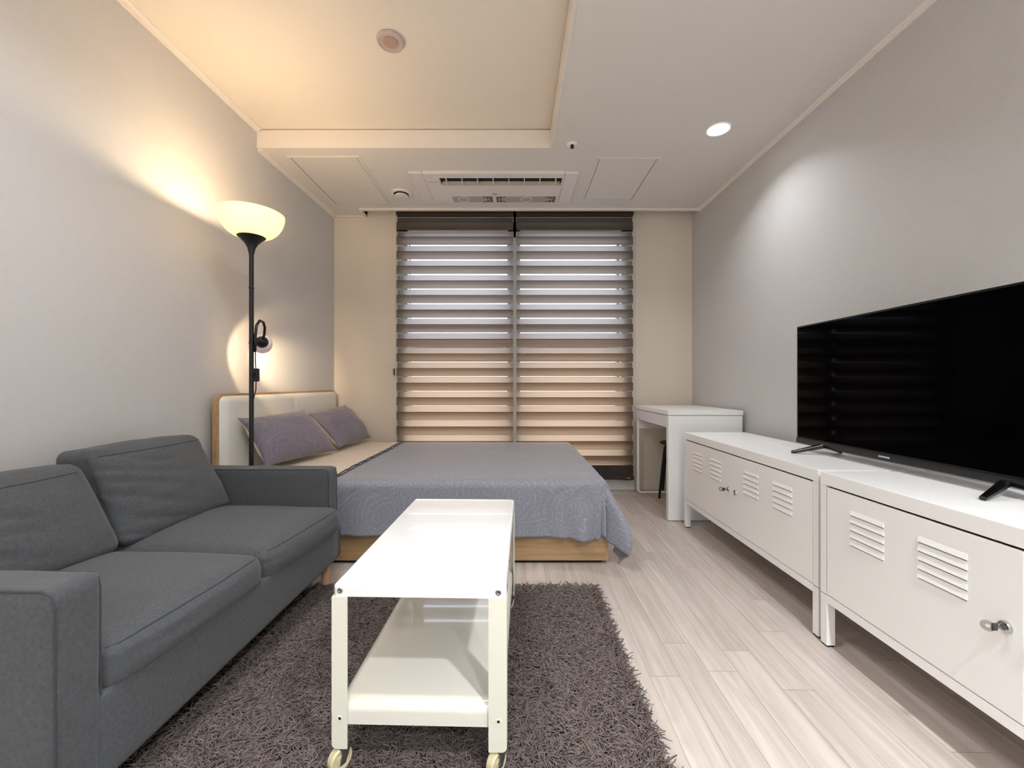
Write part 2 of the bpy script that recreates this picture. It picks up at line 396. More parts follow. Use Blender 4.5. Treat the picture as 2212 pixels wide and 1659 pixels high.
# ------------------------------------------------------------------ blinds
def blind(x0, x1, label, cord_x, cord_z, side):
    t = thing('window_blind', label, 'blind', ((x0+x1)/2, 3.63, 0.12), group='zebra blinds over the window')
    bm = nb(); box(bm, x0, x1, 3.605, 3.67, 2.405, 2.50, bev=0.006); obj('headrail', bm, M['blind_f'], t)
    yf, yb, P, S = 3.612, 3.642, 0.1267, 0.0735
    zb0 = 0.94+(CY-529.3)*yf/F        # bottom edge of one front stripe
    fr, bk, rm, shd = nb(), nb(), nb(), nb()
    n0 = int((zb0-0.20)/P)
    for i in range(-3, n0+1):
        zb = zb0 - i*P; zt_ = zb+S
        if zb < 0.17 or zb > 2.42: continue
        # front stripe, bowed a little
        def strip(bmx, xa, xb_, z0, z1, y, bow, mi=0):
            ns = 6; prev = None
            for k in range(ns+1):
                s = k/ns; yy = y - bow*math.sin(PI*s)
                cur = [bmx.verts.new((xa, yy, z0+(z1-z0)*s)), bmx.verts.new((xb_, yy, z0+(z1-z0)*s))]
                if prev: bmx.faces.new((prev[0], prev[1], cur[1], cur[0]))
                prev = cur
        strip(fr, x0+0.004, x1-0.004, zb+0.002, min(zt_, 2.44), yf, 0.002)
        gap = 0.001
        strip(bk, x0, x1, zb-0.094, zb-gap, yb, 0.002)
        box(shd, x0+0.004, x1-0.004, yf-0.0005, yf+0.0015, min(zt_, 2.44)-0.0035, min(zt_, 2.44))  # dark strip paints the shade where front and rear stripes overlap
        # pale selvedge thread along the top of the rear stripe and its ends
        box(rm, x0, x1, yb-0.0035, yb-0.0015, zb-gap-0.0035, zb-gap)
        box(rm, x0-0.001, x0+0.004, yb-0.004, yb-0.002, zb-0.05, zb-gap)
        box(rm, x1-0.004, x1+0.001, yb-0.004, yb-0.002, zb-0.05, zb-gap)
    o = obj('front_stripes', fr, M['blind_f'], t, smooth=True, recalc=False)
    obj('rear_stripes', bk, M['blind_b'], t, smooth=True, recalc=False)
    obj('selvedge', rm, M['sheer'], t); obj('overlap_shade', shd, M['black_brown'], t)
    # solid fabric at the foot and hem bar
    bm = nb(); box(bm, x0+0.002, x1-0.002, yf+0.004, yf+0.006, 0.13, 0.235); obj('lower_fabric', bm, M['black_brown'], t)
    bm = nb(); box(bm, x0-0.002, x1+0.002, yf-0.012, yf+0.012, 0.112, 0.142, bev=0.004); hb = obj('bottom_rail', bm, M['black_brown'], t)
    if side > 0: obj('tab', B(x1-0.062, x1-0.030, yf-0.0145, yf-0.0115, 0.120, 0.131), M['amber'], hb)
    bm = nb()
    for dy in (0.0, 0.02):
        tube(bm, [(cord_x, 3.60+dy, 2.44), (cord_x+0.001, 3.60+dy, cord_z+0.02)], 0.0016, 6)
    pts = [(cord_x, 3.61+0.01*math.cos(a), cord_z+0.02-0.012*math.sin(a)) for a in [PI*k/6 for k in range(7)]]
    tube(bm, pts, 0.0016, 6)
    obj('cord', bm, M['trim'], t)
    bm = nb(); box(bm, cord_x-0.006, cord_x+0.008, 3.600, 3.622, cord_z+0.015, cord_z+0.075, bev=0.003); obj('cord_weight', bm, M['black'], t) if side < 0 else bm.free()
    return t
M['black_brown'] = mat('dark_brown_fabric', (54, 46, 42), 0.7, nscale=60, namp=0.1)
blind(-1.022, -0.004, 'left one of two brown striped zebra blinds, behind the head half of the bed', -1.040, 1.00, -1)
blind(0.020, 1.038, 'right one of two brown striped zebra blinds, the one beside the white desk', 1.064, 1.08, 1)

# ------------------------------------------------------------------ ceiling fittings
def downlight(x, y, label, e=28, grp=None):
    t = thing('downlight', label, 'ceiling light', (x, y, ZC), group=grp)
    bm = nb(); lathe(bm, [(0.056, 0.004), (0.056, -0.001), (0.064, -0.005), (0.070, -0.004), (0.072, 0.0), (0.070, 0.004)], (x, y, ZC), seg=48, closed=True)
    obj('bezel', bm, M['white'], t, smooth=True)
    bm = nb(); lathe(bm, [(0, -0.0015), (0.057, -0.0015), (0.057, 0.002), (0, 0.002)], (x, y, ZC), seg=48); obj('diffuser', bm, M['led'], t)
    light('downlight_lamp', 'AREA', (x, y, ZC-0.008), e, (0.91, 0.955, 1.0), 0.11, parent=t, spread=math.radians(125))
    return t
downlight(1.198, 2.44, 'lit round white downlight in the ceiling in front of the right wall', 3.5)
# unseen fill lights added behind the viewpoint, built as the same downlights
FILL = 'added fill lights in the rear of the room'
for x, y in ((0.9, -0.35), (0.9, -1.45), (-0.3, -1.85)):
    downlight(x, y, 'added round white fill light in the ceiling of the rear of the room', 30, FILL)
t = thing('fill_lamp', 'added square white fill lamp in the ceiling recess above the sofa', 'ceiling light', (-0.50, 0.95, ZU))  # unseen lamp added in the recess to fill the room with light
obj('fill_lamp_body', B(-0.80, -0.20, 0.65, 1.25, ZU-0.05, ZU, bev=0.01), M['plastic'], t)
obj('diffuser', B(-0.78, -0.22, 0.67, 1.23, ZU-0.056, ZU-0.05), mat('fill_panel_diffuser', (255, 255, 255), 0.5, emit=(255, 250, 246), estr=3), t)
light('fill_lamp_light', 'AREA', (-0.50, 0.95, ZU-0.06), 13, (0.91, 0.955, 1.0), 0.56, shape='SQUARE', parent=t, spread=math.radians(150))

t = thing('smoke_detector', 'round dusty pink detector disc on the recessed part of the ceiling', 'smoke detector', (-0.578, 1.95, ZU))
c = (-0.578, 1.95, ZU)
bm = nb(); lathe(bm, [(0.056, -0.0), (0.061, -0.001), (0.063, -0.006), (0.061, -0.012), (0.054, -0.014), (0.052, -0.010), (0.046, -0.009), (0.0, -0.009)], c, seg=56); obj('housing', bm, M['pink'], t, smooth='auto')
bm = nb(); lathe(bm, [(0.035, -0.008), (0.034, -0.0125), (0.030, -0.013), (0.0, -0.012)], c, seg=48); obj('sensor_disc', bm, mat('dark_pink_plastic', (176, 150, 138), 0.6), t, smooth='auto')

t = thing('sprinkler_head', 'small white sprinkler rosette with a dark centre, near the recess corner', 'sprinkler', (0.362, 2.59, ZC)); c = (0.362, 2.59, ZC)
bm = nb(); lathe(bm, [(0.032, 0.0), (0.033, -0.003), (0.026, -0.008), (0.014, -0.010), (0.013, -0.004), (0, -0.004)], c, seg=36); obj('rosette', bm, M['white'], t, smooth='auto')
bm = nb(); lathe(bm, [(0.008, -0.002), (0.008, -0.016), (0.004, -0.020), (0.012, -0.022), (0.012, -0.024), (0, -0.025)], c, seg=18); obj('nozzle', bm, M['black'], t, smooth='auto')

t = thing('air_vent', 'round white ventilation cap between the left ceiling hatch and the air conditioner', 'vent', (-0.879, 3.255, ZC)); c = (-0.879, 3.255, ZC)
bm = nb(); lathe(bm, [(0.058, -0.012), (0.066, -0.016), (0.078, -0.012), (0.083, -0.004), (0.083, 0), (0.058, 0)], c, seg=56, closed=True); obj('outer_ring', bm, M['plastic'], t, smooth='auto')
bm = nb(); lathe(bm, [(0.0, -0.030), (0.040, -0.030), (0.050, -0.027), (0.052, -0.022), (0.046, -0.016), (0, -0.014)], c, seg=56); obj('valve_disc', bm, M['plastic'], t, smooth='auto')
bm = nb(); lathe(bm, [(0.0, -0.002), (0.058, -0.002), (0.058, 0.0)], c, seg=40); obj('throat', bm, M['dark'], t)

def hatch(x0, x1, y0, y1, label, gx):
    t = thing('access_hatch', label, 'ceiling hatch', ((x0+x1)/2, (y0+y1)/2, ZC), group='ceiling access hatches')
    bm = nb(); w_ = 0.018; h = 0.005
    box(bm, x0, x1, y0, y0+w_*0.6, ZC-h, ZC); box(bm, x0, x1, y1-w_*0.6, y1, ZC-h, ZC)
    box(bm, x0, x0+w_, y0+w_*0.6, y1-w_*0.6, ZC-h, ZC); box(bm, x1-w_, x1, y0+w_*0.6, y1-w_*0.6, ZC-h, ZC)
    obj('frame', bm, M['ceiling'], t)
    g = 0.0045
    bm = nb(); box(bm, x0+w_, x1-w_, y0+w_*0.6, y1-w_*0.6, ZC-0.001, ZC-0.0002); obj('gap', bm, mat('shadow_gap', (70, 62, 56), 0.9), t)
    obj('panel', B(x0+w_+g, x1-w_-g, y0+w_*0.6+g, y1-w_*0.6-g, ZC-0.003, ZC-0.001), M['ceiling'], t)
hatch(-1.49, -1.015, 2.73, 3.445, 'flush square access hatch in the ceiling beside the left wall', 1)
hatch(0.548, 0.968, 2.746, 3.374, 'flush square access hatch in the ceiling to the right of the air conditioner', -1)

# air conditioner
t = thing('air_conditioner', 'long white ceiling air conditioner panel above the window', 'air conditioner', (-0.14, 3.15, ZC))
zp = ZC-0.022; X0, X1, Y0, Y1 = -0.74, 0.456, 2.915, 3.39
SX0, SX1, SY0, SY1 = -0.535, 0.348, 2.975, 3.085
GX0, GX1, GY0, GY1 = -0.60, 0.33, 3.262, 3.372
bm = nb()
for (a, b, c_, d) in ((X0+0.10, SX0, SY0, GY0), (SX1, X1-0.10, SY0, GY0), (X0+0.10, X1-0.10, Y0, SY0), (SX0, SX1, SY1, GY0), (X0+0.10, X1-0.10, GY0, Y1)):
    box(bm, a, b, c_, d, zp, ZC)
obj('front_panel', bm, M['plastic'], t)
for (a, b) in ((X0, X0+0.0975), (X1-0.0975, X1)):
    bm = nb(); box(bm, a, b, Y0, Y1, zp+0.002, ZC, bev=0.004); obj('end_cap', bm, M['plastic'], t)
obj('slot_shade', B(SX0, SX1, SY0, SY1, ZC-0.0005, ZC-0.0001), M['dark'], t)  # dark sheet paints the shade up inside the slot
bm = nb()
v = [(SX0+0.01, SY0+0.088, ZC-0.001), (SX1-0.01, SY0+0.088, ZC-0.001), (SX1-0.01, SY1, zp+0.002), (SX0+0.01, SY1, zp+0.002)]
a = [bm.verts.new(p) for p in v]; b = [bm.verts.new((p[0], p[1], p[2]-0.003)) for p in v]
bm.faces.new(a); bm.faces.new(b[::-1])
for i in range(4): bm.faces.new((a[i], a[(i+1) % 4], b[(i+1) % 4], b[i]))
obj('louvre_flap', bm, M['plastic2'], t)
for i in range(8):
    x = SX0+0.045+i*(SX1-SX0-0.09)/7
    obj('fin', B(x-0.003, x+0.003, SY0+0.012, SY1-0.004, zp+0.001, ZC), M['plastic'], t)
for (a, b) in ((-0.485, -0.165), (-0.125, 0.335)):
    bm = nb(); box(bm, a, b, GY0+0.003, GY1-0.003, zp-0.0008, zp); g = obj('filter_panel', bm, M['plastic2'], t)
    ox = a+0.085 if a < -0.3 else 0.10
    bm = nb()
    lathe(bm, [(0.046, 0.0), (0.046, -0.003), (0.040, -0.003), (0.040, 0.0)], (ox, (GY0+GY1)/2, zp-0.0008), seg=8, closed=True)
    obj('octagon_rib', bm, M['plastic'], g)
def holes(x0, n, m, mask, mt, nm='grille_holes'):
    bm = nb()
    for r in range(m):
        for c_ in range(n):
            if not mask(r, c_): continue
            xx = x0+c_*0.0265; yy = GY0+0.008+r*0.0205
            box(bm, xx, xx+0.019, yy, yy+0.011, zp-0.0018, zp-0.0008)
    obj(nm, bm, mt, t)
V = ((0, 0), (0, 1), (0, 2), (1, 1), (1, 2), (2, 2), (3, 1), (3, 2), (4, 0), (4, 1), (4, 2))
holes(-0.243, 3, 5, lambda r, c: (r, c) in V, M['dark'])
holes(-0.139, 3, 5, lambda r, c: (r, 2-c) in V, M['dark'])
holes(0.253, 3, 5, lambda r, c: (r, c) in V, M['dark'])
holes(-0.61, 3, 5, lambda r, c: (r, 2-c) in V, M['trim'], 'blank_grille')
bm = nb()
for i in range(5): box(bm, -0.625+i*0.016, -0.617+i*0.016, 3.03, 3.034, zp-0.001, zp)
obj('indicator_marks', bm, M['dark'], t)
bm = nb(); tube(bm, [(-0.163, 3.222, zp-0.001), (-0.153, 3.212, zp-0.001), (-0.148, 3.224, zp-0.001), (-0.138, 3.224, zp-0.001), (-0.128, 3.224, zp-0.001)], 0.0018, 6); obj('maker_mark', bm, M['dark'], t)

# ------------------------------------------------------------------ cushions
def cushion(c8, puff=(0, 0, 0), r=0.25, n=14, wr=0.0, seed=0.0, wfreq=9.0, sag=None):
    """c8[(i,j,k)] corner vectors with i,j,k in 0/1; puff along each axis in metres"""
    bm = nb(); C = {k: Vector(v) for k, v in c8.items()}
    def tri(u, v, w_):
        p = Vector((0, 0, 0))
        for (i, j, k), q in C.items():
            p += q*((u if i else 1-u)*(v if j else 1-v)*(w_ if k else 1-w_))
        return p
    ax = [C[(1, 0, 0)]-C[(0, 0, 0)], C[(0, 1, 0)]-C[(0, 0, 0)], C[(0, 0, 1)]-C[(0, 0, 0)]]
    L = [a.length for a in ax]; A = [a.normalized() for a in ax]
    verts = {}
    def vert(p):
        key = tuple(round(x, 5) for x in p)
        if key in verts: return verts[key]
        # metric rounding
        m = [(p[i]-0.5)*L[i] for i in range(3)]; inner = [L[i]/2-r for i in range(3)]
        cl = [max(-inner[i], min(inner[i], m[i])) for i in range(3)]
        d = Vector([m[i]-cl[i] for i in range(3)])
        if d.length > 1e-9: d = d.normalized()*r
        q = [(cl[i]+d[i])/L[i]+0.5 for i in range(3)]
        pos = tri(*q)
        s = [2*x-1 for x in q]
        for i in range(3):
            j, k = (i+1) % 3, (i+2) % 3
            fall = max(0, 1-abs(s[j])**2.5)*max(0, 1-abs(s[k])**2.5)
            pos += A[i]*(puff[i]*s[i]*fall)
        if wr:
            nz = noise.noise(Vector((q[0]*wfreq+seed, q[1]*wfreq*0.7, q[2]*wfreq)))
            nz2 = noise.noise(Vector((q[0]*3+seed, q[1]*3+4, q[2]*3)))
            pos += Vector([noise.noise(pos*wfreq+Vector((seed+i*11, 0, 0))) for i in range(3)])*wr*0.6 + (pos-tri(.5, .5, .5)).normalized()*wr*(nz*0.6+nz2*0.6)
        if sag: pos = sag(q, pos)
        v_ = bm.verts.new(pos); verts[key] = v_; return v_
    def steps(Ln):
        k = max(2, int(n)); e = [0.5-0.5*math.cos(PI*i/k) for i in range(k+1)]
        return [0.5*(e[i]+i/k) for i in range(k+1)]
    S = steps(1)
    for axn in range(3):
        for side in (0.0, 1.0):
            for i in range(len(S)-1):
                for j in range(len(S)-1):
                    qs = []
                    for (a, b) in ((S[i], S[j]), (S[i+1], S[j]), (S[i+1], S[j+1]), (S[i], S[j+1])):
                        p = [0, 0, 0]; p[axn] = side; p[(axn+1) % 3] = a; p[(axn+2) % 3] = b; qs.append(vert(p))
                    if side == 0: qs = qs[::-1]
                    try: bm.faces.new(qs)
                    except ValueError: pass
    return bm
def c8box(x0, x1, y0, y1, z0, z1):
    return {(i, j, k): ((x0, x1)[i], (y0, y1)[j], (z0, z1)[k]) for i in (0, 1) for j in (0, 1) for k in (0, 1)}

# ------------------------------------------------------------------ sofa
from mathutils.bvhtree import BVHTree
def seam_on(cb, pts, d, rad, name='seam'):
    """stitch line laid on the surface of a cushion bmesh"""
    t_ = BVHTree.FromBMesh(cb); out = []
    for p in pts:
        h = t_.ray_cast(Vector(p)-Vector(d)*0.5, Vector(d))
        if h[0] is not None: out.append(h[0]-Vector(d)*rad*0.35)
    b_ = nb(); tube(b_, out, rad, 6); return b_
S = thing('sofa', 'dark grey two-seat fabric sofa with slim arms against the left wall', 'sofa', (-1.20, 1.38, 0), math.radians(-0.9))
def fx_(y): return -0.846+0.052*(y-0.86)/1.03
ya, yb_, yc, yd = 0.783, 0.876, 1.895, 1.990   # arms and seat
ymid = 1.378
c8 = c8box(-1.57, -0.828, yb_-0.01, yc+0.01, 0.105, 0.30)
for j in (0, 1):
    for k in (0, 1): c8[(1, j, k)] = (fx_(c8[(1, j, k)][1]), c8[(1, j, k)][1], c8[(1, j, k)][2])
c8[(1, 1, 0)] = c8[(1, 1, 0)][:2]+(0.160,); c8[(0, 1, 0)] = c8[(0, 1, 0)][:2]+(0.150,)
obj('frame', cushion(c8, r=0.012, n=8), M['sofa'], S, smooth=True)
for (p, q, sd) in ((ya, yb_, 1.0), (yc, yd, 5.0)):
    arm = obj('armrest', cushion(c8box(-1.60, -0.850, p, q, 0.105 if sd < 2 else 0.158, 0.553), r=0.014, n=16, wr=0.003, seed=sd), M['sofa'], S, smooth=True)
    yn = p+0.004
    bm = nb(); tube(bm, [(-1.55, yn, 0.549), (-0.875, yn, 0.549), (-0.857, yn, 0.540), (-0.852, yn, 0.52), (-0.851, yn, 0.11 if sd < 2 else 0.162)], 0.0022, 6)
    tube(bm, [(-1.55, q-0.004, 0.549), (-0.875, q-0.004, 0.549), (-0.857, q-0.004, 0.540), (-0.852, q-0.004, 0.52), (-0.851, q-0.004, 0.11 if sd < 2 else 0.162)], 0.0018, 6)
    obj('seam', bm, M['seam'], arm)
obj('back_frame', cushion(c8box(-1.62, -1.50, ya+0.01, yd-0.01, 0.105, 0.60), r=0.03, n=8), M['sofa'], S, smooth=True)
for k, (p, q) in enumerate(((yb_+0.002, ymid-0.001), (ymid+0.001, yc-0.002))):
    c8 = c8box(-1.50, -0.818, p, q, 0.285, 0.392)
    c8[(1, 0, 0)] = (fx_(p)+0.004, p, 0.275); c8[(1, 1, 0)] = (fx_(q)+0.004, q, 0.275)
    c8[(1, 0, 1)] = (fx_(p), p, 0.388); c8[(1, 1, 1)] = (fx_(q), q, 0.388)
    cb = cushion(c8, puff=(0.012, 0.0, 0.026), r=0.036, n=22, wr=0.004, seed=2.0+k*3, wfreq=6)
    bm = seam_on(cb, [(-0.85, p+0.015+(q-p-0.03)*i/24, 0.377) for i in range(25)], (-1, 0, 0), 0.0016)
    cu = obj('seat_cushion', cb, M['sofa'], S, smooth=True)
    obj('seam', bm, M['seam'], cu)
for k, (p, q) in enumerate(((yb_+0.0, ymid-0.005), (ymid+0.002, yc-0.002))):
    # corners: i = depth (0 back, 1 front), j = along, k = height; leaning back
    ins = 0.02; dz = -0.036 if k == 0 else 0.0; i2 = 0.0 if k == 0 else 0.03
    c8 = {(0, 0, 0): (-1.47, p, 0.385), (1, 0, 0): (-1.275, p, 0.395), (0, 1, 0): (-1.47, q, 0.385), (1, 1, 0): (-1.275, q, 0.395),
          (0, 0, 1): (-1.565, p+ins, 0.705+dz), (1, 0, 1): (-1.425, p+ins, 0.718+dz), (0, 1, 1): (-1.565, q-i2, 0.705+dz), (1, 1, 1): (-1.425, q-i2, 0.718+dz)}
    def wrinkles(qq, pos, p=p, q=q):
        # gathers fanning from the near side edge of the cushion front
        u = qq[1]; h = qq[2]
        if qq[0] > 0.6:
            a = min(1, max(0, 1-u/0.75)*1.5)*max(0, math.sin(PI*h))**0.6
            pos = pos + Vector((0.010*a*(abs(math.sin(h*19+u*8+0.7*math.sin(h*9)))**0.5-0.6), 0, 0.003*a*math.cos(h*44)))
        return pos
    cb = cushion(c8, puff=(0.038, 0.0, 0.006), r=0.034, n=48, wr=0.006, seed=9.0+k*5, wfreq=7, sag=wrinkles)
    bm = seam_on(cb, [(-1.42, p+0.035+(q-p-0.07)*i/24, 0.692+dz) for i in range(25)], (-1, 0, 0), 0.0015)
    cu = obj('back_cushion', cb, M['sofa'], S, smooth=True)
    obj('seam', bm, M['seam'], cu)
for (x, y) in ((-0.885, ya+0.07), (-0.876, yd-0.065), (-1.54, ya+0.07), (-1.54, yd-0.07)):
    bm = nb(); lathe(bm, [(0, 0.0), (0.014, 0.0), (0.023, 0.098 if y < 1.5 else 0.162), (0, 0.098 if y < 1.5 else 0.162)], (x, y, 0.009 if y < 1.8 else 0), seg=24)
    obj('leg', bm, M['legwood'], S, smooth='auto')

# ------------------------------------------------------------------ bed
BD = thing('bed', 'double bed with honey oak base and padded white headboard against the left wall', 'bed', (-0.55, 2.92, 0))
BY0, BY1, BX0, BX1 = 2.176, 3.592, -1.592, 0.493
bm = nb(); box(bm, BX0, BX1-0.016, BY0, BY0+0.022, 0.018, 0.172, bev=0.001); obj('side_panel', bm, M['oak'], BD)
bm = nb(); box(bm, BX1-0.016, BX1, BY0, BY1, 0.018, 0.172, bev=0.001); obj('foot_panel', bm, M['oak_y'], BD)
bm = nb(); box(bm, BX0, BX1-0.016, BY1-0.02, BY1, 0.018, 0.172); obj('side_panel', bm, M['oak'], BD)
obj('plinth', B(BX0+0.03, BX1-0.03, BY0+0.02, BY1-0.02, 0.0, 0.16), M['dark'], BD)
# headboard: rounded oak shell with a padded front
def rrect(y0, y1, z0, z1, r, n=8):
    pts = [(y0, z0)]
    for i in range(n+1): a = PI - (PI/2)*i/n; pts.append((y0+r+r*math.cos(a), z1-r+r*math.sin(a)))
    for i in range(n+1): a = PI/2-(PI/2)*i/n; pts.append((y1-r+r*math.cos(a), z1-r+r*math.sin(a)))
    pts.append((y1, z0)); return pts
def slab(bm, pts, x0, x1, inset=0.0, bulge=0.0):
    a = [bm.verts.new((x0, y, z)) for y, z in pts]; b = [bm.verts.new((x1, y, z)) for y, z in pts]
    bm.faces.new(a); bm.faces.new(b[::-1]); n = len(pts)
    for i in range(n): bm.faces.new((a[i], a[(i+1) % n], b[(i+1) % n], b[i]))
HY0, HY1, HZ = 2.200, 3.672, 0.886
bm = nb(); slab(bm, rrect(HY0, HY1, 0.0, HZ, 0.055), -1.5935, -1.5705); hbd = obj('headboard', bm, M['oak_y'], BD)
bm = nb(); ny, nz = 60, 26; grid = []
for j in range(nz+1):
    row = []
    for i in range(ny+1):
        u, v = i/ny, 1-(1-j/nz)**2.2
        y = HY0+0.020+(HY1-HY0-0.04)*u; z = 0.16+(HZ-0.012-0.16)*v
        # rounded top corners
        rr = 0.036; yl, yh, zh = HY0+0.020+rr, HY1-0.020-rr, HZ-0.012-rr
        if z > zh:
            d = z-zh; cut = rr-math.sqrt(max(0, rr*rr-d*d))
            y = (HY0+0.02+cut)+((HY1-HY0-0.04)-2*cut)*u
        e = min(1, min(u, 1-u)/0.025, (1-v)/0.045)
        puff = 0.026*(max(0, 1-(1-e)**2))**0.5
        puff *= 1-0.22*math.exp(-((u-0.5)/0.006)**2)
        row.append(bm.verts.new((-1.571+puff, y, z)))
    grid.append(row)
for j in range(nz):
    for i in range(ny): bm.faces.new((grid[j][i], grid[j][i+1], grid[j+1][i+1], grid[j+1][i]))
obj('headboard_padding', bm, M['leather'], BD, smooth=True)
obj('mattress', cushion(c8box(-1.535, 0.470, 2.195, 3.580, 0.175, 0.418), r=0.04, n=10), M['mattress'], BD, smooth=True)

# duvet -------------------------------------------------------------
DV = thing('duvet', 'blue-grey paisley duvet with cream reverse spread over the bed', 'duvet', (-0.25, 2.9, 0.43))
XC, YC, ZT, LA, LB, RE = 0.496, 2.168, 0.4345, 0.300, 0.282, 0.040
def edge(d):
    """arc over a rounded edge: returns (outward, drop) for cloth length d past the edge start"""
    q = RE*PI/2
    if d <= 0: return 0.0, 0.0
    if d < q: a = d/RE; return RE*math.sin(a), RE*(1-math.cos(a))
    return RE, RE+(d-q)
def duvet_pt(x, y):
    """flat cloth coords (x right, y back) -> world"""
    a = max(0, x-(XC-RE)); b = max(0, (YC+RE)-y)
    wz = 0.0035*noise.noise(Vector((x*3.0, y*3.0, 1.3)))+0.0018*noise.noise(Vector((x*9.0, y*9.0, 5.0)))
    if a == 0 and b == 0: return Vector((x, y, ZT+wz))
    r = math.hypot(a, b); th = math.atan2(a, b)      # 0 = towards camera, pi/2 = towards foot
    out, drop = edge(r)
    t = max(0, drop-RE)
    rip = 0.0
    if a == 0 or b == 0:
        s = x if a == 0 else -y
        amp = 0.30+0.70*(math.exp(-((XC-x)/0.32)**2) if a == 0 else 0.7)
        rip = t*amp*0.11*(math.sin(s*17+1.2+t*5)+0.6*math.sin(s*31+0.5)) + 0.004*math.sin(s*43+drop*20)*min(1, drop/0.05)*amp
        out += 0.075*t + rip*0.8 if rip > 0 else 0.075*t + rip*0.5
        if a == 0:
            for fx, fw, fd in ((0.405, 0.014, 0.11), (0.335, 0.022, -0.10), (0.27, 0.016, 0.075), (0.10, 0.03, -0.05), (-0.33, 0.03, 0.05)):
                out -= fd*t*math.exp(-((x-fx-0.10*(t-0.1))/fw)**2)
            drop += t*0.07*math.exp(-((x-0.40)/0.10)**2) + 0.05*t*(x+1)/1.5
        # diagonal pull creases under the edge
        out += 0.006*math.exp(-((drop-0.06)/0.035)**2)*math.sin((s*1.0+drop*0.9)*58)*max(0, noise.noise(Vector((s*5, 0.4, 2)))+0.25)
    else:
        s2 = abs(math.sin(2*th))**1.5
        bell = 0.140*math.sin(PI/2*min(1, t/0.26)) - 0.75*max(0, t-0.26)**1.15
        out += 0.045*t*(1-s2) + s2*bell
        rip = 0.34*t*math.exp(-((th-0.36)/0.11)**2) + 0.20*t*math.exp(-((th-0.98)/0.09)**2)
        out -= rip
        out += 0.13*t*math.exp(-((th-0.62)/0.09)**2)
        # near side part of the ripple fades into the corner
        k = math.cos(th)**6; s = XC-RE; tt = t
        out += k*(tt*1.0*0.11*(math.sin(s*17+1.2+tt*5)+0.6*math.sin(s*31+0.5)))
    cx_, cy_ = min(x, XC-RE), max(y, YC+RE)
    return Vector((cx_+math.sin(th)*out, cy_-math.cos(th)*out, ZT-drop*0.985+wz*max(0, 1-drop*8)))
def cloth(name, xs, ys, m, parent, f=duvet_pt, thick=0.010):
    bm = nb(); uv = bm.loops.layers.uv.new('uv'); g = [[bm.verts.new(f(x, y)) for x in xs] for y in ys]
    for j in range(len(ys)-1):
        for i in range(len(xs)-1):
            fc = bm.faces.new((g[j][i], g[j][i+1], g[j+1][i+1], g[j+1][i]))
            for lp, (ii, jj) in zip(fc.loops, ((i, j), (i+1, j), (i+1, j+1), (i, j+1))): lp[uv].uv = (xs[ii], ys[jj])
    o = obj(name, bm, m, parent, smooth=True, recalc=False)
    md = o.modifiers.new('thickness', 'SOLIDIFY'); md.thickness = thick; md.offset = 1.0 if thick > 0 else -1
    md.offset = 0
    if isinstance(m, (list, tuple)): md.material_offset_rim = 1
    return o
def lins(a, b, n): return [a+(b-a)*i/n for i in range(n+1)]
XF = -0.965
xs = lins(XF, XC-RE, 90) + lins(XC-RE, XC+LA-RE+0.02, 34)[1:]
ys = lins(YC-LB+RE-0.02, YC+RE, 30) + lins(YC+RE, 3.588, 66)[1:]
cloth('cover', xs, ys, M['duvet'], DV)
def fold_pt(x, y):
    p = duvet_pt(x, y); u = (x-(-1.55))/(XF+1.55)
    p.z += 0.003*math.sin(PI*max(0, min(1, u)))+0.001
    return p
cloth('turned_back_edge', lins(-1.545, XF+0.012, 30), [y for y in ys[::2]], M['creamcloth'], DV, f=fold_pt, thick=0.012)
for dx, rad in ((0.0, 0.0045), (0.020, 0.0030)):
    bm = nb(); pts = []
    for i in range(161):
        y = ys[0]+(3.585-ys[0])*i/160
        p = duvet_pt(XF+dx+0.0025*math.sin(y*47)+0.0015*math.sin(y*91+dx*100), y); nrm = 0.008
        b = max(0, (YC+RE)-y); o2, dr = edge(b)
        p += Vector((0, -nrm*min(1, dr/RE), nrm*(1-min(1, dr/RE))+0.002)); pts.append(p)
    tube(bm, pts, rad, 8); obj('piping', bm, M['ruffle'], DV, smooth=True)

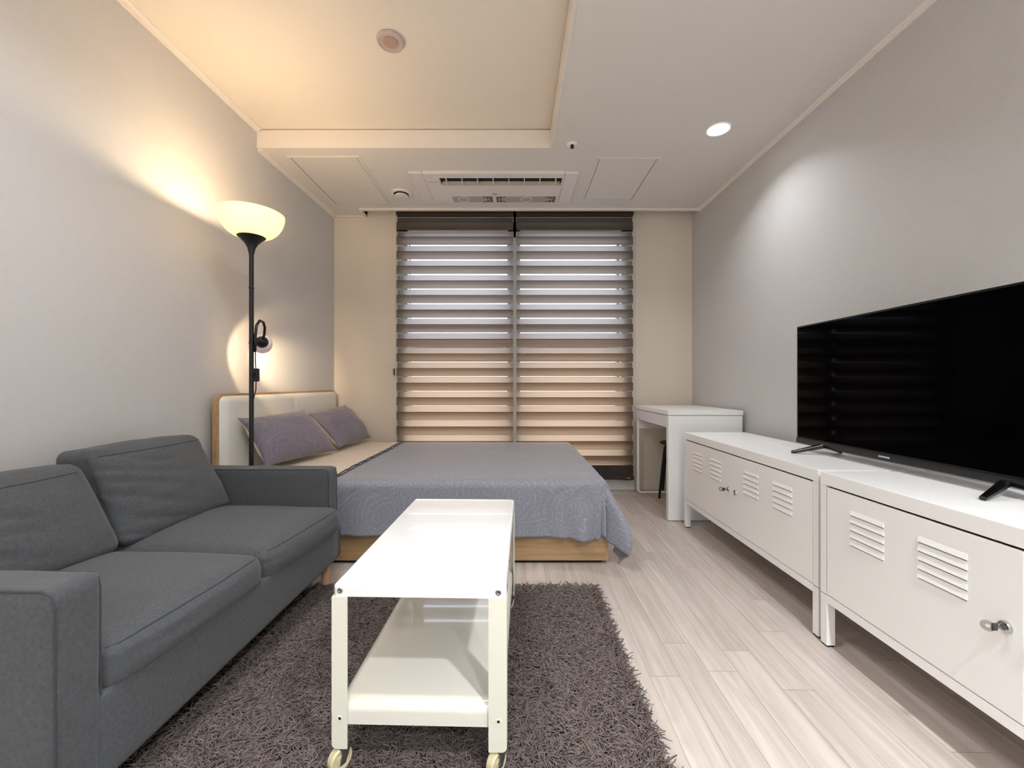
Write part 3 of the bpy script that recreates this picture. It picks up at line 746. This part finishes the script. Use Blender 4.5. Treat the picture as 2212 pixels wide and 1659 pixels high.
# pillows -----------------------------------------------------------
def pillow(label, c00, c10, c01, c11, T=0.15, seed=0):
    """c00 bottom near, c10 bottom far, c01 top near, c11 top far (corner points of the centre plane)"""
    c00, c10, c01, c11 = map(Vector, (c00, c10, c01, c11)); ctr = (c00+c10+c01+c11)/4
    nrm = (c10-c00).cross(c01-c00).normalized()
    if nrm.x < 0: nrm = -nrm
    n = 40; bm = nb(); uv = bm.loops.layers.uv.new('uv'); layers = []
    for side in (1, -1):
        g = []
        for j in range(n+1):
            row = []
            for i in range(n+1):
                u, v = 2*i/n-1, 2*j/n-1
                pu = u*(1-0.03*(1-v*v)*abs(u)**2+0.06*math.exp(-((abs(u)-1)**2+(abs(v)-1)**2)/0.03)); pv = v*(1-0.01*(1-u*u)*abs(v)**2+0.06*math.exp(-((abs(u)-1)**2+(abs(v)-1)**2)/0.03))
                p = (c00*((1-pu)*(1-pv))+c10*((1+pu)*(1-pv))+c01*((1-pu)*(1+pv))+c11*((1+pu)*(1+pv)))/4
                th = T/2*(max(0, 1-abs(u)**2.6))**0.62*(max(0, 1-abs(v)**2.6))**0.62
                wv = noise.noise(Vector((u*2.2+seed, v*2.2, side)))*0.010+noise.noise(Vector((u*6+seed, v*6, side*2)))*0.004
                e = max(abs(u), abs(v))
                wv += 0.003*math.sin(math.atan2(v, u)*26+seed)*max(0, e-0.45)*(1-e)*6
                p = p+nrm*(side*(th+wv*min(1, (1-e)*6)))
                if i in (0, n) or j in (0, n):
                    if side == -1: row.append(layers[0][j][i]); continue
                row.append(bm.verts.new(p))
            g.append(row)
        layers.append(g)
        for j in range(n):
            for i in range(n):
                q = (g[j][i], g[j][i+1], g[j+1][i+1], g[j+1][i])
                f = bm.faces.new(q if side == 1 else q[::-1]); f.material_index = 0 if side == 1 else 1
                for lp in f.loops:
                    co = lp.vert.co-c00; lp[uv].uv = (co.dot((c10-c00).normalized()), co.dot((c01-c00).normalized()))
    o = obj('pillow', bm, [M['pillow'], M['creamcloth']], None, smooth=True)
    return tag(o, label, 'pillow', 'grey pillows against the headboard')
pillow('grey paisley pillow with cream underside, behind the lamp pole, nearer of the two', (-1.385, 2.33, 0.482), (-1.270, 2.97, 0.470), (-1.515, 2.31, 0.745), (-1.455, 2.88, 0.755), T=0.19, seed=1.0)
pillow('grey paisley pillow leaning in the corner by the window wall, farther of the two', (-1.27, 3.03, 0.482), (-1.235, 3.57, 0.486), (-1.475, 3.01, 0.72), (-1.44, 3.55, 0.755), T=0.18, seed=5.0)

# ------------------------------------------------------------------ rug
t = thing('shag_rug', 'brown-grey shaggy rug under the white trolley table', 'rug', (-0.32, 1.11, 0))
RX0, RX1, RY0, RY1 = -1.02, 0.372, 0.30, 1.905
bm = nb(); box(bm, RX0, RX1, RY0, RY1, 0.0, 0.008); obj('backing', bm, M['rugback'], t)
rng = np.random.default_rng(3)
def pile():
    cell = 0.0058
    nx, ny = int((RX1-RX0)/cell), int((RY1-RY0)/cell)
    gx, gy = np.meshgrid(np.arange(nx), np.arange(ny)); n = nx*ny
    x = RX0+(gx.ravel()+rng.random(n))*cell; y = RY0+(gy.ravel()+rng.random(n))*cell
    keep = ~((x < -0.90) & (y < 2.0) & (rng.random(n) < 0.5)); x, y = x[keep], y[keep]; n = len(x)
    # lean directions vary smoothly (clumps) plus random
    ang = 2.4*np.sin(x*19+3*np.sin(y*13))+2.4*np.cos(y*17+2*np.sin(x*11))+rng.normal(0, 1.5, n)
    lean = 0.014+0.018*rng.random(n); hgt = 0.020+0.012*rng.random(n)
    edge_ = np.minimum(np.minimum(x-RX0, RX1-x), np.minimum(y-RY0, RY1-y))
    dx, dy = np.cos(ang), np.sin(ang)
    out = edge_ < 0.02
    dx = np.where(out & (RX1-x < 0.02), np.abs(dx)*0.5+0.3, dx); dy = np.where(out & (RY1-y < 0.02), np.abs(dy), dy)
    c2 = rng.normal(0, 0.9, n); ex, ey = np.cos(ang+c2), np.sin(ang+c2)
    K = 4; pts = np.zeros((n, K, 3))
    for k in range(K):
        s = k/(K-1)
        bx = x+dx*lean*s**1.2+ex*lean*0.6*s*s; by = y+dy*lean*s**1.2+ey*lean*0.6*s*s
        pts[:, k, 0] = bx; pts[:, k, 1] = by; pts[:, k, 2] = 0.006+hgt*(s-0.28*s*s*s*(1+rng.random(n)*0.8))
    rad = np.array([0.0021, 0.0024, 0.0023, 0.0014])*(0.75+0.5*rng.random(n))[:, None]
    ph = rng.random(n)*2*PI; V_ = np.zeros((n, K, 3, 3))
    for j in range(3):
        a = ph+j*2*PI/3
        ux = np.cos(a); uy = np.sin(a)
        # ring plane roughly perpendicular to a leaning strand
        V_[:, :, j, 0] = pts[:, :, 0]+rad*(ux*0.8)[:, None]; V_[:, :, j, 1] = pts[:, :, 1]+rad*(uy*0.8)[:, None]
        V_[:, :, j, 2] = pts[:, :, 2]-rad*((ux*dx+uy*dy)*0.8)[:, None]
    co = V_.reshape(-1, 3) - np.array([-0.32, 1.11, 0])
    base = (np.arange(n)*K*3)[:, None, None]
    k_ = np.arange(K-1)[None, :, None]*3; j_ = np.arange(3)[None, None, :]; j2 = (j_+1) % 3
    f = np.stack([base+k_+j_, base+k_+j2, base+k_+3+j2, base+k_+3+j_], axis=-1).reshape(-1, 4)
    me = bpy.data.meshes.new('pile'); nf = len(f)
    me.vertices.add(len(co)); me.vertices.foreach_set('co', co.ravel())
    me.loops.add(nf*4); me.loops.foreach_set('vertex_index', f.ravel().astype(np.int32))
    me.polygons.add(nf); me.polygons.foreach_set('loop_start', np.arange(nf, dtype=np.int32)*4)
    me.update(); me.validate(); me.polygons.foreach_set('use_smooth', np.ones(len(me.polygons), dtype=bool))
    me.materials.append(M['yarn']); o = bpy.data.objects.new('pile', me); COL.objects.link(o); o.parent = t; o['kind'] = 'stuff'
pile()

# ------------------------------------------------------------------ trolley table
T = thing('trolley_table', 'low white two-tier metal trolley table on casters standing on the rug', 'table', (-0.2115, 1.338, 0), math.radians(-1.5))
tx0, tx1, ty0, ty1 = -0.416, -0.007, 0.970, 1.706
def shell(z0, z1, x0, x1, y0, y1, r, rc=0.014):
    """pressed tray: rounded top and rolled-down rim, open beneath"""
    bm = nb(); box(bm, x0, x1, y0, y1, z0, z1)
    bm.edges.ensure_lookup_table()
    vert_e = [e for e in bm.edges if abs(e.verts[0].co.z-e.verts[1].co.z) > 1e-4]
    bmesh.ops.bevel(bm, geom=vert_e, offset=rc, segments=6, profile=0.5, affect='EDGES')
    top = [e for e in bm.edges if e.verts[0].co.z > z1-1e-4 and e.verts[1].co.z > z1-1e-4]
    bmesh.ops.bevel(bm, geom=top, offset=r, segments=6, profile=0.5, affect='EDGES')
    return bm
o = obj('tabletop', shell(0.4425, 0.4705, tx0, tx1, ty0, ty1, 0.009), mat('white_enamel_top', (238, 239, 238), 0.14, coat=0.8), T, smooth='auto')
o = obj('lower_shelf', shell(0.141, 0.196, tx0+0.006, tx1-0.006, ty0+0.004, ty1-0.004, 0.026, 0.030), M['cream_shelf'] if 'cream_shelf' in M else M['tablewhite'], T, smooth='auto')
for ix, (xa, sx) in enumerate(((tx0, 1), (tx1, -1))):
    for iy, (y, sy) in enumerate(((ty0, 1), (ty1, -1))):
        wl = 0.036 if ix == 0 else 0.042; wy = 0.036
        x0_, x1_ = (xa-0.0005, xa+wl) if sx > 0 else (xa-wl, xa+0.0005)
        bm = nb()
        # L-section upright: front web and side web, front web with a rounded lower corner
        yy0, yy1 = (y-0.0015, y+0.002) if sy > 0 else (y-0.002, y+0.0015)
        zb = 0.087
        pts = [(x0_, 0.4425), (x0_, zb), (x1_, zb), (x1_, 0.4425)]
        rr = 0.012; arc = []
        if sx > 0: pts = [(x0_, 0.4425)]+[(x0_+rr-rr*math.cos(a), zb+rr-rr*math.sin(a)) for a in [PI/2*i/5 for i in range(6)]]+[(x1_, zb), (x1_, 0.4425)]
        else: pts = [(x0_, 0.4425), (x0_, zb)]+[(x1_-rr+rr*math.sin(a), zb+rr-rr*math.cos(a)) for a in [PI/2*i/5 for i in range(6)]]+[(x1_, 0.4425)]
        a_ = [bm.verts.new((px, yy0, pz)) for px, pz in pts]; b_ = [bm.verts.new((px, yy1, pz)) for px, pz in pts]
        bm.faces.new(a_); bm.faces.new(b_[::-1]); n = len(pts)
        for i in range(n): bm.faces.new((a_[i], a_[(i+1) % n], b_[(i+1) % n], b_[i]))
        sw = (xa-0.0005, xa+0.003) if sx > 0 else (xa-0.003, xa+0.0005)
        sd = (y, y+wy) if sy > 0 else (y-wy, y)
        box(bm, sw[0], sw[1], sd[0], sd[1], zb+0.008, 0.4425)
        leg = obj('leg', bm, M['cream_metal'], T)
        xm = xa+sx*0.019; yo = y-sy*0.0015
        for zs, mt, nm in ((0.457, M['steel'], 'screw'), (0.159, M['dark'], 'screw_hole')):
            bm = nb()
            prof = [(0, 0.0004), (0.0030, 0.0004), (0.0032, 0.0012), (0.0058, 0.0012), (0.0066, 0.0)] if nm == 'screw' else [(0, 0.0006), (0.0036, 0.0006), (0.0036, 0.0)]
            lathe(bm, prof, (xm, yo, zs), axis=(0, -sy, 0), seg=20); sc = obj(nm, bm, mt, leg, smooth=(nm == 'screw'))
        bm = nb(); lathe(bm, [(0.0036, 0.0), (0.0036, 0.0012), (0.0062, 0.0012), (0.0068, 0.0)], (xm, yo, 0.159), axis=(0, -sy, 0), seg=20); obj('hole_rim', bm, M['cream_metal'], leg, smooth='auto')
        # caster
        cxw, cyw, czw = xm-0.006+sx*0.0, y+sy*0.012, 0.0545
        wa = Vector((0.80, -0.60, 0)).normalized()     # wheel axle direction
        ctr = Vector((cxw, cyw, czw))
        bm = nb(); R = 0.0275
        lathe(bm, [(0, -0.010), (0.011, -0.010), (0.0115, -0.0075), (0.019, -0.0075), (0.0195, -0.0105), (R-0.003, -0.0105), (R, -0.007), (R, 0.007), (R-0.003, 0.0105), (0.0195, 0.0105), (0.019, 0.0075), (0.0115, 0.0075), (0.011, 0.010), (0, 0.010)], ctr, axis=wa, seg=40)
        wh = obj('wheel', bm, M['caster'], T, smooth='auto')
        bm = nb(); tang = Vector((0.60, 0.80, 0))
        top = Vector((xm, y+sy*0.016, 0.088))
        for s in (-1, 1):
            b0 = ctr+wa*(0.0135*s); b1 = top+wa*(0.0135*s)-Vector((0, 0, 0.004)); mdp = (b0+b1)/2+tang*0.003
            for (p0, p1, w0, w1) in ((b0-Vector((0, 0, 0.008)), mdp, 0.007, 0.0085), (mdp, b1, 0.0085, 0.012)):
                c4 = [p0-tang*w0, p0+tang*w0, p1+tang*w1, p1-tang*w1]
                va = [bm.verts.new(c+wa*0.0009) for c in c4]; vb = [bm.verts.new(c-wa*0.0009) for c in c4]
                bm.faces.new(va); bm.faces.new(vb[::-1])
                for i in range(4): bm.faces.new((va[i], va[(i+1) % 4], vb[(i+1) % 4], vb[i]))
        fk = top-Vector((0, 0, 0.005))
        c4 = [fk+tang*0.012*a+wa*0.0145*b for a, b in ((-1, -1), (1, -1), (1, 1), (-1, 1))]
        va = [bm.verts.new(c) for c in c4]; vb = [bm.verts.new(c-Vector((0, 0, 0.002))) for c in c4]
        bm.faces.new(va); bm.faces.new(vb[::-1])
        for i in range(4): bm.faces.new((va[i], va[(i+1) % 4], vb[(i+1) % 4], vb[i]))
        fork = obj('caster_fork', bm, M['steel'], T)
        bm = nb(); lathe(bm, [(0, 0.0), (0.010, 0.0), (0.011, 0.005), (0.005, 0.006), (0, 0.012)], top-Vector((0, 0, 0.005)), seg=20); obj('swivel', bm, M['black'], fork, smooth='auto')
        bm = nb(); lathe(bm, [(0, 0.0155), (0.0035, 0.0155), (0.004, 0.0145), (0.004, -0.0145), (0.0035, -0.0155), (0, -0.0155)], ctr, axis=wa, seg=16); obj('axle', bm, M['steel'], fork, smooth='auto')

# ------------------------------------------------------------------ metal cabinets
HT = 0.622
def cabinet(y0, xf, label):
    """y0 near end, xf front plane"""
    y1 = y0+1.212; xb = xf+0.40
    t = thing('metal_cabinet', label, 'cabinet', (xf+0.2, (y0+y1)/2, 0), group='white metal cabinets along the right wall')
    bm = nb(); box(bm, xf-0.001, xb, y0, y1, HT-0.044, HT, bev=0.0022); obj('top_panel', bm, M['white'], t, smooth='auto')
    bm = nb(); box(bm, xf, xf+0.028, y0, y0+0.028, 0.186, HT-0.044); box(bm, xf, xf+0.028, y1-0.028, y1, 0.186, HT-0.044)
    box(bm, xf, xf+0.030, y0, y1, 0.160, 0.188); box(bm, xf+0.02, xb-0.002, y0+0.02, y1-0.02, 0.164, 0.172)
    box(bm, xf+0.028, xb-0.002, y0+0.002, y0+0.006, 0.17, HT-0.04); box(bm, xf+0.028, xb-0.002, y1-0.006, y1-0.002, 0.17, HT-0.04)
    box(bm, xb-0.006, xb-0.002, y0, y1, 0.17, HT-0.04)
    obj('body', bm, M['white'], t)
    obj('interior_shade', B(xf+0.010, xf+0.012, y0+0.02, y1-0.02, 0.18, HT-0.05), M['dark'], t)  # dark sheet behind the doors stands in for the shade inside
    for (lx, ly) in ((xf, y0), (xf, y1-0.030), (xb-0.03, y0), (xb-0.03, y1-0.03)):
        bm = nb(); box(bm, lx, lx+0.030, ly, ly+0.030, 0.006, 0.162, bev=0.0012); lg = obj('leg', bm, M['white'], t)
        obj('foot_pad', B(lx+0.002, lx+0.028, ly+0.002, ly+0.028, 0.0, 0.007), M['black'], lg)
    ym = (y0+y1)/2; g = 0.0034
    for (a, b, near) in ((ym+g/2, y1-0.028-g, False), (y0+0.028+g, ym-g/2, True)):
        # sheet-steel door; far edge is 'left' in the photograph
        bm = nb(); box(bm, xf-0.0005, xf+0.009, a, b, 0.1910, HT-0.0500, bev=0.0012)
        for off in (0.103, 0.335):
            p1 = b-off; p0 = p1-0.125
            for i in range(5):
                z = 0.405+i*0.0247
                # pressed louvre: face slopes out downwards, dark strip beneath paints the slot's shade
                v = [(-0.0005, z+0.018), (-0.0038, z+0.0035), (-0.0034, z+0.0018), (-0.0005, z+0.0025)]
                va = [bm.verts.new((xf+dx, p0, zz)) for dx, zz in v]; vb = [bm.verts.new((xf+dx, p1, zz)) for dx, zz in v]
                bm.faces.new(va); bm.faces.new(vb[::-1])
                for q in range(4): bm.faces.new((va[q], va[(q+1) % 4], vb[(q+1) % 4], vb[q]))
                box(bm, xf-0.0012, xf-0.0004, p0+0.001, p1-0.001, z-0.0008, z+0.0024, mi=1)
        dr = obj('door', bm, [M['white'], M['dark']], t)
        yl = (a+0.032) if not near else (b-0.032)
        # the far door locks at its near edge, the near door at its far edge
        c = (xf-0.0005, yl, 0.390)
        if near and y0 < 1.0: pass
        bm = nb(); lathe(bm, [(0.0135, 0.0), (0.0135, 0.004), (0.0115, 0.0075), (0.0075, 0.0085), (0.0065, 0.006), (0, 0.006)], c, axis=(-1, 0, 0), seg=28)
        lk = obj('lock', bm, M['chrome'], dr, smooth='auto'); lk['label'] = 'round chrome lock'
        obj('keyhole', B(xf-0.0078, xf-0.0064, yl-0.002, yl+0.002, 0.384, 0.396), M['dark'], lk) if False else None
    return t
def key(xf, yl, label):
    t = thing('key', label, 'key', (xf-0.02, yl, 0.39), group='keys in the cabinet locks')
    obj('blade', B(xf-0.022, xf-0.0065, yl-0.0012, yl+0.0012, 0.387, 0.393), M['steel'], t)
    bm = nb(); box(bm, xf-0.034, xf-0.021, yl-0.0018, yl+0.0018, 0.3815, 0.3985, bev=0.0012); obj('bow', bm, mat('smoky_key_bow', (70, 64, 60), 0.25), t)
    bm = nb(); lathe(bm, [(0.004, -0.0012), (0.0115, -0.0012), (0.0125, 0.0), (0.0115, 0.0012), (0.004, 0.0012)], (xf-0.040, yl+0.003, 0.391), axis=(0.75, 0.66, 0), seg=28, closed=True); obj('clear_cap', bm, M['clear'], t, smooth='auto')
XFF, XFN = 1.124, 1.117
YNEAR = 1.517-1.212
cabinet(1.538, XFF, 'white metal louvred cabinet between the desk and the television, farther one')
cabinet(YNEAR, XFN, 'white metal louvred cabinet under the television, nearest one, cut by the frame')
key(XFF, 1.538+0.606+0.033, 'small clear-capped key in the left door lock of the far cabinet')
key(XFN, YNEAR+0.606+0.033, 'clear-capped key in the lock of the nearest cabinet door')

# ------------------------------------------------------------------ television
TV = thing('television', 'large black flat-screen television standing on the white cabinets', 'television', (1.40, 1.56, HT))
vy0, vy1, vz0, vz1, vx = 1.070, 2.040, 0.658, 1.220, 1.385
bm = nb(); box(bm, vx, vx+0.012, vy0, vy1, vz0, vz1, bev=0.003)
obj('bezel', bm, M['blackgloss'], TV, smooth='auto')
obj('screen', B(vx-0.0006, vx+0.001, vy0+0.010, vy1-0.010, vz0+0.026, vz1-0.008), M['screen'], TV)
bm = nb(); box(bm, vx-0.004, vx+0.012, vy0, vy1, vz0-0.004, vz0+0.023, bev=0.003); lip = obj('lower_bezel', bm, M['blackgloss'], TV, smooth='auto')
bm = nb(); box(bm, vx+0.010, vx+0.048, vy0+0.03, vy1-0.03, vz0+0.006, vz0+0.30, bev=0.012); obj('rear_housing', bm, M['blackgloss'], TV)
bm = nb()
for i in range(6): box(bm, vx-0.0052, vx-0.0042, 1.577-0.008*i-0.006, 1.577-0.008*i, vz0+0.0065, vz0+0.0125)
obj('maker_badge', bm, M['badge'], TV)
for yy, ty in ((1.870, 1.912), (1.178, 1.136)):
    bm = nb(); ap = Vector((1.395, yy, 0.666))
    for (tipx, tw) in ((1.278, 0.010), (1.500, 0.010)):
        tip = Vector((tipx, ty, HT+0.0062))
        n = 8; prev = None
        for i in range(n+1):
            s = i/n; p = ap.lerp(tip, s); p.z = ap.z+(tip.z-ap.z)*s**0.85
            hw = 0.016*(1-s)+0.009*s; hh = 0.0105*(1-s)+0.0060*s
            cur = [bm.verts.new((p.x, p.y+a*hw, p.z+b*hh)) for a, b in ((-1, -0.5), (-0.6, -1), (0.6, -1), (1, -0.5), (1, 0.5), (0.6, 1), (-0.6, 1), (-1, 0.5))]
            if prev:
                for q in range(8): bm.faces.new((prev[q], prev[(q+1) % 8], cur[(q+1) % 8], cur[q]))
            else: bm.faces.new(cur)
            prev = cur
        bm.faces.new(prev[::-1])
    box(bm, 1.388, 1.402, yy-0.018, yy+0.018, 0.654, 0.672)
    obj('foot', bm, M['blackgloss'], TV, smooth='auto')

# ------------------------------------------------------------------ desk
D = thing('desk', 'small white laminate desk with a drawer in the corner by the window', 'desk', (1.31, 3.22, 0))
dx0, dx1, dy0, dy1, DZ = 1.058, 1.570, 2.853, 3.595, 0.757
bm = nb(); box(bm, dx0-0.002, dx1, dy0-0.002, dy1, DZ-0.031, DZ, bev=0.0012); obj('desktop', bm, M['deskwhite'], D)
bm = nb(); box(bm, dx0, dx1-0.004, dy0, dy0+0.038, 0.004, DZ-0.0335, bev=0.001); obj('side_panel', bm, M['deskwhite'], D)
obj('foot_rail', B(dx0+0.004, dx1-0.01, dy0+0.004, dy0+0.034, 0.0, 0.005), M['black'], D)
bm = nb(); box(bm, dx0+0.001, dx0+0.018, dy0+0.040, dy1-0.004, 0.640, DZ-0.0355, bev=0.001); dr = obj('drawer_front', bm, mat('pale_lilac_white_laminate', (232, 231, 240), 0.35), D)
obj('drawer_box', B(dx0+0.018, dx1-0.14, dy0+0.045, dy1-0.03, 0.655, DZ-0.04), M['deskwhite'], D)
obj('back_panel', B(dx1-0.03, dx1-0.014, dy0+0.038, dy1-0.02, 0.45, DZ-0.031), M['deskwhite'], D)
obj('bracket_panel', B(dx0+0.006, dx1-0.02, dy1-0.020, dy1-0.004, 0.560, DZ-0.031), M['deskwhite'], D)
# tubular steel leg frame at the window end
bm = nb(); yy = dy1-0.012; r = 0.030; x0_, x1_ = dx0+0.012, dx1-0.035
pts = [(x0_, yy, 0.66)]+[(x0_+r-r*math.cos(a), yy, 0.0095+r-r*math.sin(a)) for a in [PI/2*i/6 for i in range(7)]]
pts += [(x1_-r+r*math.sin(a), yy, 0.0095+r-r*math.cos(a)) for a in [PI/2*i/6 for i in range(7)]]+[(x1_, yy, 0.66)]
tube(bm, pts, 0.0095, 12); obj('leg_frame', bm, M['white'], D, smooth=True)
obj('cable_flap', B(dx1-0.075, dx1-0.012, dy0+0.02, dy0+0.28, DZ, DZ+0.002), M['white'], D)

# ------------------------------------------------------------------ stool
t = thing('stool', 'black round stool tucked under the white desk', 'stool', (1.383, 3.495, 0))
sx, sy = 1.383, 3.495
bm = nb(); lathe(bm, [(0, 0.436), (0.140, 0.436), (0.150, 0.440), (0.152, 0.447), (0.146, 0.452), (0.10, 0.449), (0, 0.448)], (sx, sy, 0), seg=48); obj('seat', bm, M['black'], t, smooth='auto')
for k in range(4):
    a = math.radians(200+90*k); ux, uy = math.cos(a), math.sin(a)
    prof = [(0.05, 0.429), (0.120, 0.429), (0.134, 0.425), (0.143, 0.414), (0.148, 0.395), (0.200, 0.0)]
    bm = nb(); tube(bm, [(sx+ux*p, sy+uy*p, z+0.0) for p, z in prof], 0.0098, 12); obj('leg', bm, M['black'], t, smooth=True)

# ------------------------------------------------------------------ floor lamp
LX, LY = -1.310, 2.080
L = thing('floor_lamp', 'lit black floor lamp with a frosted bowl uplighter and a small reading arm', 'floor lamp', (LX, LY, 0))
bm = nb(); lathe(bm, [(0, 0), (0.080, 0), (0.084, 0.006), (0.080, 0.018), (0.03, 0.026), (0.014, 0.032), (0, 0.033)], (LX, LY, 0), seg=48); obj('base', bm, M['black'], L, smooth='auto')
bm = nb(); tube(bm, [(LX, LY, 0.03), (LX, LY, 1.61)], 0.0105, 20)
for z in (0.66, 1.145, 1.42): lathe(bm, [(0.0105, -0.004), (0.0125, -0.003), (0.0125, 0.003), (0.0105, 0.004)], (LX, LY, z), seg=20)
obj('pole', bm, M['black'], L, smooth='auto')
bm = nb(); lathe(bm, [(0.011, 1.585), (0.014, 1.60), (0.018, 1.618), (0.030, 1.640), (0.050, 1.662), (0.0625, 1.672), (0.064, 1.676), (0.060, 1.678), (0, 1.676)], (LX, LY, 0), seg=48); obj('bowl_holder', bm, M['black'], L, smooth='auto')
bm = nb(); Rb = 0.148; prof = []
zb_, zt_ = 1.672, 1.790
for i in range(15):
    s = i/14; a = s*PI/2*0.96
    prof.append((0.050+(Rb-0.050)*math.sin(a)**1.05, zb_+(zt_-zb_)*(1-math.cos(a))/(1-math.cos(PI/2*0.96))))
inner = [(r_-0.003, z_+0.0015) for r_, z_ in prof[::-1]]
lathe(bm, prof+inner, (LX, LY, 0), seg=64, closed=True); obj('glass_bowl', bm, M['bowl'], L, smooth=True)
bm = nb(); lathe(bm, [(0, 1.678), (0.018, 1.678), (0.018, 1.700), (0.026, 1.720), (0.024, 1.742), (0.012, 1.755), (0, 1.758)], (LX, LY, 0), seg=24); obj('bulb', bm, M['bulb'], L, smooth=True)
light('bowl_bulb_light', 'POINT', (LX, LY, 1.765), 11, (1.0, 0.74, 0.46), 0.03, parent=L)
# reading arm
HD = Vector((-1.345, 2.225, 1.160)); AX = Vector((-0.28, 0.47, -0.07)).normalized()
bm = nb(); tube(bm, [(LX+0.016, LY+0.002, 1.10), (LX+0.017, LY+0.004, 1.18), (LX+0.018, LY+0.012, 1.235), (LX+0.020, LY+0.035, 1.262), (LX+0.020, LY+0.065, 1.258), (LX+0.010, LY+0.095, 1.235), (LX-0.005, LY+0.115, 1.200), tuple(HD-AX*0.045)], 0.0065, 12)
obj('gooseneck', bm, M['black'], L, smooth=True)
bm = nb(); lathe(bm, [(0, -0.052), (0.012, -0.050), (0.024, -0.040), (0.030, -0.026), (0.031, -0.020), (0, -0.018)], HD, axis=AX, seg=36); obj('shade_cap', bm, M['black'], L, smooth='auto')
bm = nb(); prof = [(0.029, -0.022), (0.040, -0.010), (0.047, 0.006), (0.050, 0.024), (0.049, 0.042)]
lathe(bm, prof+[(r_-0.002, h_+0.0005) for r_, h_ in prof[::-1]], HD, axis=AX, seg=44, closed=True); obj('reading_shade', bm, M['globe'], L, smooth=True)
bc = HD+AX*0.012
bm = nb(); lathe(bm, [(0, -0.022), (0.010, -0.02), (0.019, 0.0), (0.021, 0.010), (0.016, 0.022), (0, 0.027)], bc, axis=AX, seg=24); obj('reading_bulb', bm, M['bulb'], L, smooth=True)
q = AX.to_track_quat('-Z', 'Y').to_euler()
light('reading_light', 'SPOT', tuple(HD+AX*0.045), 6, (1.0, 0.72, 0.44), 0.014, rot=tuple(q), parent=L, angle=math.radians(80), blend=0.35)
q2 = Vector((-0.28, 0.66, -0.10)).to_track_quat('-Z', 'Y').to_euler()
light('reading_light_beam', 'SPOT', tuple(HD+AX*0.045), 36, (1.0, 0.78, 0.5), 0.014, rot=tuple(q2), parent=L, angle=math.radians(42), blend=1.0)
# switch box and cords
bm = nb(); box(bm, LX+0.008, LX+0.036, LY-0.012, LY+0.012, 0.952, 1.018, bev=0.005); sw = obj('switch_box', bm, M['black'], L, smooth='auto')
obj('slider', B(LX+0.016, LX+0.028, LY-0.0155, LY-0.011, 0.975, 0.992), M['blackgloss'], sw)
bm = nb(); tube(bm, [(LX+0.020, LY, 1.10), (LX+0.021, LY-0.002, 1.06), (LX+0.022, LY, 1.018)], 0.0025, 8)
tube(bm, [(LX+0.023, LY, 0.953), (LX+0.022, LY, 0.91), (LX+0.012, LY-0.004, 0.865), (LX+0.012, LY-0.006, 0.80), (LX+0.011, LY-0.006, 0.50), (LX+0.011, LY-0.006, 0.04)], 0.0028, 8)
obj('cord', bm, M['black'], L, smooth=True)
